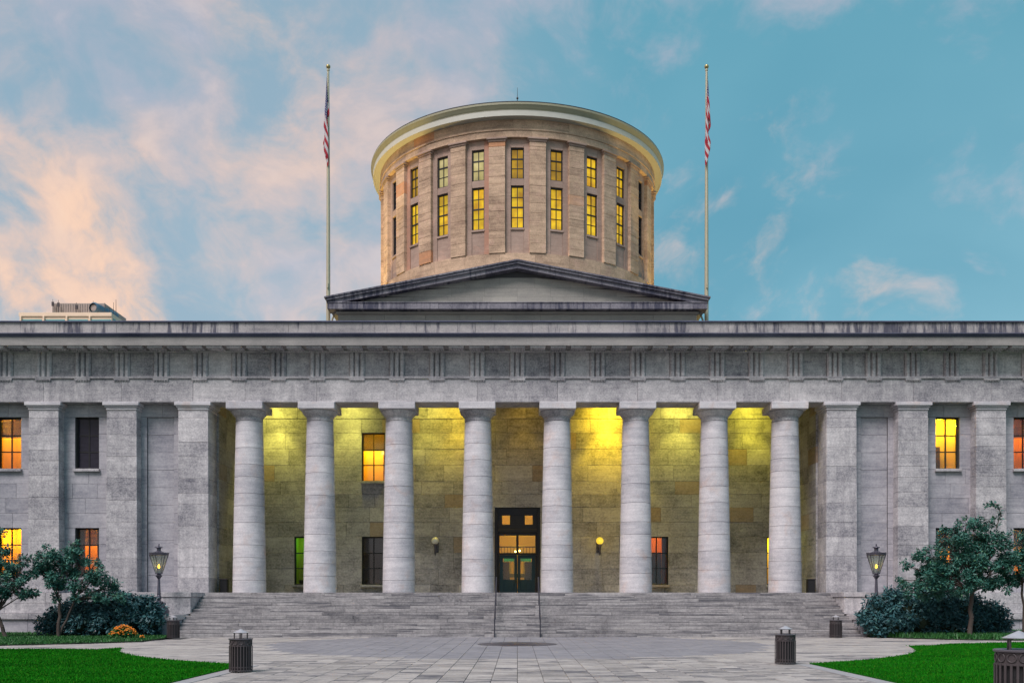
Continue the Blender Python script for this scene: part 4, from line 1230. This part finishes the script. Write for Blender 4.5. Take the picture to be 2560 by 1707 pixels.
# ================================================================== FAR OFFICE TOWER
Dt = 250.0
tw_ = thing('office_tower', 'distant peach office tower top with rooftop plant above the left parapet', 'building', (at(164, 800, Dt).x, Dt + 12, 0))
p0, p1 = at(49, 782, Dt), at(279, 782, Dt)
blk('tower_body', M['towerwall'], tw_, p0.x, p1.x, Dt, Dt + 30, 0, p0.z, 0)
nb = 4
for k in range(nb):
    xa = p0.x + (p1.x - p0.x) * (k + .13) / nb; xb = p0.x + (p1.x - p0.x) * (k + 1.0) / nb - .15
    blk('tower_window', M['towerglass'], tw_, xa, xb, Dt - .1, Dt + .2, p0.z - 6, p0.z - 1.75, 0)
    blk('tower_fin', M['towerwall'], tw_, xa - .55, xa - .12, Dt - .5, Dt + .1, p0.z - 6, p0.z - .9, .03)
blk('tower_band', M['towerwall'], tw_, p0.x - .1, p1.x + .1, Dt - .3, Dt + .1, p0.z - .95, p0.z + .02, .03)
for k in range(3):
    blk('side_glass', M['towerglass'], tw_, p1.x - .1, p1.x + .12, Dt + 1 + k * 9.6, Dt + 9 + k * 9.6, p0.z - 6, p0.z - 1.2, 0)
a, b = at(131, 758, Dt + 6), at(262, 758, Dt + 6)
blk('plant_house', M['towerplant'], tw_, a.x, b.x, Dt + 6, Dt + 20, p0.z - .5, a.z, .05)
for k in range(22):
    xx = a.x + (b.x - a.x) * (k + .5) / 22
    if k < 16: blk('cladding_rib', M['towerplant'], tw_, xx - .12, xx + .12, Dt + 5.85, Dt + 6.05, p0.z, a.z - .15, 0)
c = at(232, 768, Dt + 3)
m = MB(); m.lathe([(1.1, 0), (1.45, .4), (1.45, 9)], 24, capb=False)
me = m.mesh('exhaust_duct', smooth=.5)
o = link('exhaust_duct', me, M['duct'], tw_, (c.x, Dt + 3, c.z)); o.rotation_euler = (R(-90), 0, R(-12))
m = MB(); m.lathe([(.02, 0), (.9, .02), (1.0, .3)], 20, capt=False); o = link('duct_fan', m.mesh('duct_fan'), M['towerplant'], tw_, (c.x, Dt + 3.4, c.z)); o.rotation_euler = (R(-90), 0, R(-12))
for xx, yt, dd in ((132, 748, 5), (146, 750, 5), (191, 756, 5), (290, 749, 2), (284, 756, 8), (262, 757, 3), (233, 752, 9), (274, 768, 4)):
    q_ = at(xx, yt, Dt + dd); m = MB(); m.tube((q_.x, Dt + dd, p0.z), (q_.x, Dt + dd, q_.z), .09, .05, 6)
    if xx in (132, 146, 191): m.box(q_.x - .3, q_.x + .3, Dt + dd - .1, Dt + dd + .1, q_.z - 1.8, q_.z - .7)
    m.build('antenna', M['iron'], tw_)

# ================================================================== TREES AND SHRUBS
def leaf_mesh(name, centres, rng, n, size, droop=.3, flat=.0):
    """n pointed leaves; centres = (pos, radius) clumps"""
    V, Fs = [], []
    tot = sum(r ** 2 for _, r in centres)
    for c, r in centres:
        k = max(3, int(n * r * r / tot))
        for _ in range(k):
            dv = Vector((rng.gauss(0, 1), rng.gauss(0, 1), rng.gauss(0, 1) * .75)).normalized() * (r * rng.random() ** .45)
            p = c + dv
            ax = (dv.normalized() * .8 + Vector((rng.uniform(-1, 1), rng.uniform(-1, 1), rng.uniform(-1, .6) - droop))).normalized()
            sd = ax.cross(Vector((rng.uniform(-.6, .6), rng.uniform(-.6, .6), 1))).normalized()
            nn = ax.cross(sd)
            L = size * rng.choice((.55, .8, 1.0, 1.3)) * rng.uniform(.85, 1.15); W = L * rng.uniform(.2, .34)
            o = len(V)
            V += [p, p + ax * L * .5 + sd * W + nn * W * .35, p + ax * L - nn * L * .12, p + ax * L * .5 - sd * W + nn * W * .35]
            Fs += [[o, o + 1, o + 2], [o, o + 2, o + 3]]
    me = bpy.data.meshes.new(name); me.from_pydata(V, [], Fs); me.update()
    return me
def limb(mb, p0, p1, r0, r1, rng, seg=5, wob=.12, bow=0.0):
    pts = [p0.lerp(p1, k / seg) for k in range(seg + 1)]
    L = (p1 - p0).length
    for k in range(1, seg): pts[k] = pts[k] + Vector((rng.uniform(-1, 1), rng.uniform(-1, 1), rng.uniform(-.5, .5))) * wob * L / seg + Vector((0, 0, bow * L * math.sin(PI * k / seg)))
    for k in range(seg):
        mb.tube(pts[k], pts[k + 1], r0 + (r1 - r0) * k / seg, r0 + (r1 - r0) * (k + 1) / seg, 7)
    return pts
def tree(label, base, fork, blobs, seed, leaves, size=.15, r=.10, second=None, extra=None):
    """blobs: (x_px, y_px, radius_m, depth offset) clumps of foliage"""
    rng = random.Random(seed)
    t_ = thing('small_tree', label, 'tree', base, 'small trees by the steps')
    tk = MB()
    base, fork = Vector(base), Vector(fork)
    limb(tk, base, fork, r, r * .75, rng, 5, .10)
    if second is not None: limb(tk, base + Vector((.06, .05, .15)), Vector(second), r * .7, r * .4, rng, 5, .10)
    cl = []
    for bx, by, br_, dd in blobs:
        c = at(bx, by, base.y + dd); c.y = base.y + dd
        st_ = fork if second is None or (c - fork).length < (c - Vector(second)).length else Vector(second)
        pts = limb(tk, st_, c, r * .42, r * .12, rng, 5, .2, .04)
        nsub = max(4, int(br_ * 14))
        for _ in range(nsub):
            dv = Vector((rng.gauss(0, 1), rng.gauss(0, 1), rng.gauss(0, .7))).normalized() * br_ * rng.uniform(.35, 1.12)
            e = c + dv
            s0 = pts[rng.randint(2, 5)]
            limb(tk, s0, e, r * .13, r * .04, rng, 3, .25)
            cl.append((e, br_ * rng.uniform(.24, .46)))
    if extra is not None:
        pp = [at(a, b, base.y) for a, b in extra]
        for q0, q1 in zip(pp, pp[1:]):
            tk.tube(q0, q1, .025, .018, 6)
            for f_ in (.3, .8): cl.append((q0.lerp(q1, f_), .10))
    tk.build('trunk', M['bark'], t_, origin=tuple(base), smooth=1.2)
    me = leaf_mesh('crown', cl, rng, leaves, size)
    link('crown', me, M['leaf'], t_, (0, 0, 0))
tree('small spreading tree standing left of the steps beside the shrub', at(147, 1590, 48.3), at(150, 1508, 48.3),
     [(110, 1430, .72, .1), (150, 1405, .72, -.2), (185, 1375, .50, .2), (195, 1420, .62, .3), (140, 1460, .62, -.3), (205, 1465, .66, .1), (245, 1440, .60, 0), (275, 1468, .52, .2), (300, 1490, .40, 0), (110, 1385, .42, .1), (240, 1405, .38, -.2), (185, 1358, .26, 0), (255, 1490, .45, -.3)], 4, 9500, second=at(186, 1500, 48.5))
tree('small leaning tree cut by the left edge of the picture', at(14, 1592, 47.6), at(-8, 1530, 47.6),
     [(-10, 1440, .8, 0), (20, 1425, .6, .2), (45, 1455, .62, -.2), (65, 1480, .5, .1), (15, 1480, .62, .1), (60, 1410, .42, 0), (0, 1380, .5, .2), (5, 1330, .26, 0), (80, 1440, .36, .2), (-30, 1490, .7, 0), (72, 1392, .2, 0)], 14, 7500)
tree('larger spreading tree in the right planting bed with one tall shoot', at(2424, 1588, 47.2), at(2430, 1480, 47.2),
     [(2330, 1450, .78, 0), (2375, 1425, .85, .3), (2420, 1400, .9, -.2), (2390, 1360, .78, .1), (2440, 1340, .8, .2), (2480, 1370, .72, 0), (2500, 1420, .72, -.3), (2300, 1430, .55, .1), (2285, 1470, .5, 0), (2340, 1395, .6, -.1), (2460, 1310, .48, .1), (2415, 1310, .45, 0), (2460, 1450, .72, .3), (2270, 1415, .32, 0), (2370, 1475, .6, .3), (2510, 1335, .42, 0), (2430, 1455, .6, -.4), (2310, 1465, .6, .2), (2262, 1450, .36, 0), (2520, 1390, .55, .1), (2355, 1340, .36, 0), (2300, 1395, .36, .1), (2500, 1455, .5, .2), (2340, 1430, .7, -.4)], 24, 23000, r=.125,
     extra=[(2490, 1320), (2502, 1285), (2494, 1262), (2478, 1258), (2464, 1265)])
tree('small tree cut by the right edge of the picture', at(2560, 1590, 47.8), at(2556, 1460, 47.8),
     [(2535, 1390, .55, 0), (2560, 1370, .7, .2), (2540, 1430, .62, 0), (2515, 1440, .5, -.1), (2575, 1420, .8, 0), (2555, 1345, .35, 0), (2530, 1460, .4, 0)], 34, 6500, r=.07)

def shrub(label, blobs, seed, leaves, size):
    rng = random.Random(seed)
    bx = sum(b[0] for b in blobs) / len(blobs)
    base = Vector((at(bx, 1590, 50).x, 50.0, .05))
    t_ = thing('shrub', label, 'shrub', base)
    cl = []; stem = MB(); core = MB()
    for px, py, r, dd in blobs:
        c = at(px, py, 50 + dd)
        limb(stem, Vector((base.x + (c.x - base.x) * .55, 50 + dd * .5, .03)), c, .05, .02, rng, 4, .2)
        # added dark blob that blocks light inside the bush
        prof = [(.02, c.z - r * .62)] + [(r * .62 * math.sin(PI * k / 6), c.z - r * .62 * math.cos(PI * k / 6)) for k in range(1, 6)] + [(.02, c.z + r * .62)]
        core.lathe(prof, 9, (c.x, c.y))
        for _ in range(int(34 * r * r) + 12):
            dv = Vector((rng.gauss(0, 1), rng.gauss(0, 1) - .35, rng.gauss(0, 1) + .15)).normalized() * r * rng.uniform(.72, 1.1)
            e = c + dv
            if e.z < .12: continue
            cl.append((e, rng.uniform(.16, .30)))
    stem.build('stem', M['bark'], t_)
    core.build('light_block_core', M['soil'], t_)
    link('foliage', leaf_mesh('foliage', cl, rng, leaves, size, .45), M['shrubleaf'], t_, (0, 0, 0))
shrub('broad dark blue-green shrub left of the steps behind orange flowers', [(130, 1562, .62, -.4), (165, 1545, .8, .1), (200, 1535, .95, .3), (245, 1528, 1.0, 0), (290, 1525, .95, .2), (330, 1522, .8, -.2), (365, 1530, .75, .2), (375, 1555, .62, -.3), (315, 1552, .8, -.7), (260, 1558, .8, -.8), (200, 1562, .7, -.8), (310, 1505, .5, 0), (365, 1508, .32, 0), (385, 1540, .42, 0)], 44, 17000, .19)
shrub('broad dark blue-green shrub right of the steps under the tree', [(2190, 1530, .78, 0), (2185, 1560, .6, -.3), (2225, 1515, .95, .2), (2265, 1525, 1.0, -.1), (2310, 1518, 1.05, .3), (2355, 1522, 1.0, .1), (2400, 1528, 1.0, 0), (2440, 1532, .95, .3), (2475, 1545, .8, .1), (2490, 1565, .6, -.2), (2230, 1556, .8, -.6), (2300, 1556, .85, -.7), (2370, 1558, .8, -.7), (2440, 1562, .7, -.6), (2170, 1540, .42, 0)], 54, 21000, .19)

# orange flowers
fp = at(309, 1595, 46.4)
ft = thing('flower_clump', 'clump of bright orange flowers before the left shrub', 'flowers', (fp.x, 46.4, .05))
rng = random.Random(5)
m = MB()
bs = []
for i in range(230):
    a = rng.uniform(0, 2 * PI); rr_ = rng.random() ** .5
    x, y = fp.x + .66 * rr_ * math.cos(a), 46.4 + .5 * rr_ * math.sin(a)
    z = .28 + .42 * (1 - rr_ ** 2) + rng.uniform(-.05, .06)
    bs.append((x, y, z))
    n_ = 7
    m.lathe([(.012, z - .02), (.045 * rng.uniform(.8, 1.3), z + .012), (.02, z + .03)], n_, (x, y), a0=rng.random())
m.build('blooms', M['bloom'], ft, kind='stuff')
link('foliage', leaf_mesh('foliage', [(Vector((x, y, z - .16)), .14) for x, y, z in bs[::3]], rng, 2600, .12), M['cover'], ft, (0, 0, 0))
fp2 = at(356, 1600, 45.6)
f2 = thing('flower_clump', 'single small orange flower at the tip of the left bed', 'flowers', (fp2.x, 45.6, .05))
m = MB()
for i in range(9):
    x, y = fp2.x + rng.uniform(-.09, .09), 45.6 + rng.uniform(-.08, .08); z = .16 + rng.uniform(0, .1)
    m.lathe([(.012, z - .02), (.05, z + .012), (.02, z + .03)], 7, (x, y))
m.build('blooms', M['bloom'], f2, kind='stuff')
link('foliage', leaf_mesh('foliage', [(Vector((fp2.x, 45.6, .12)), .13)], rng, 120, .1), M['cover'], f2, (0, 0, 0))
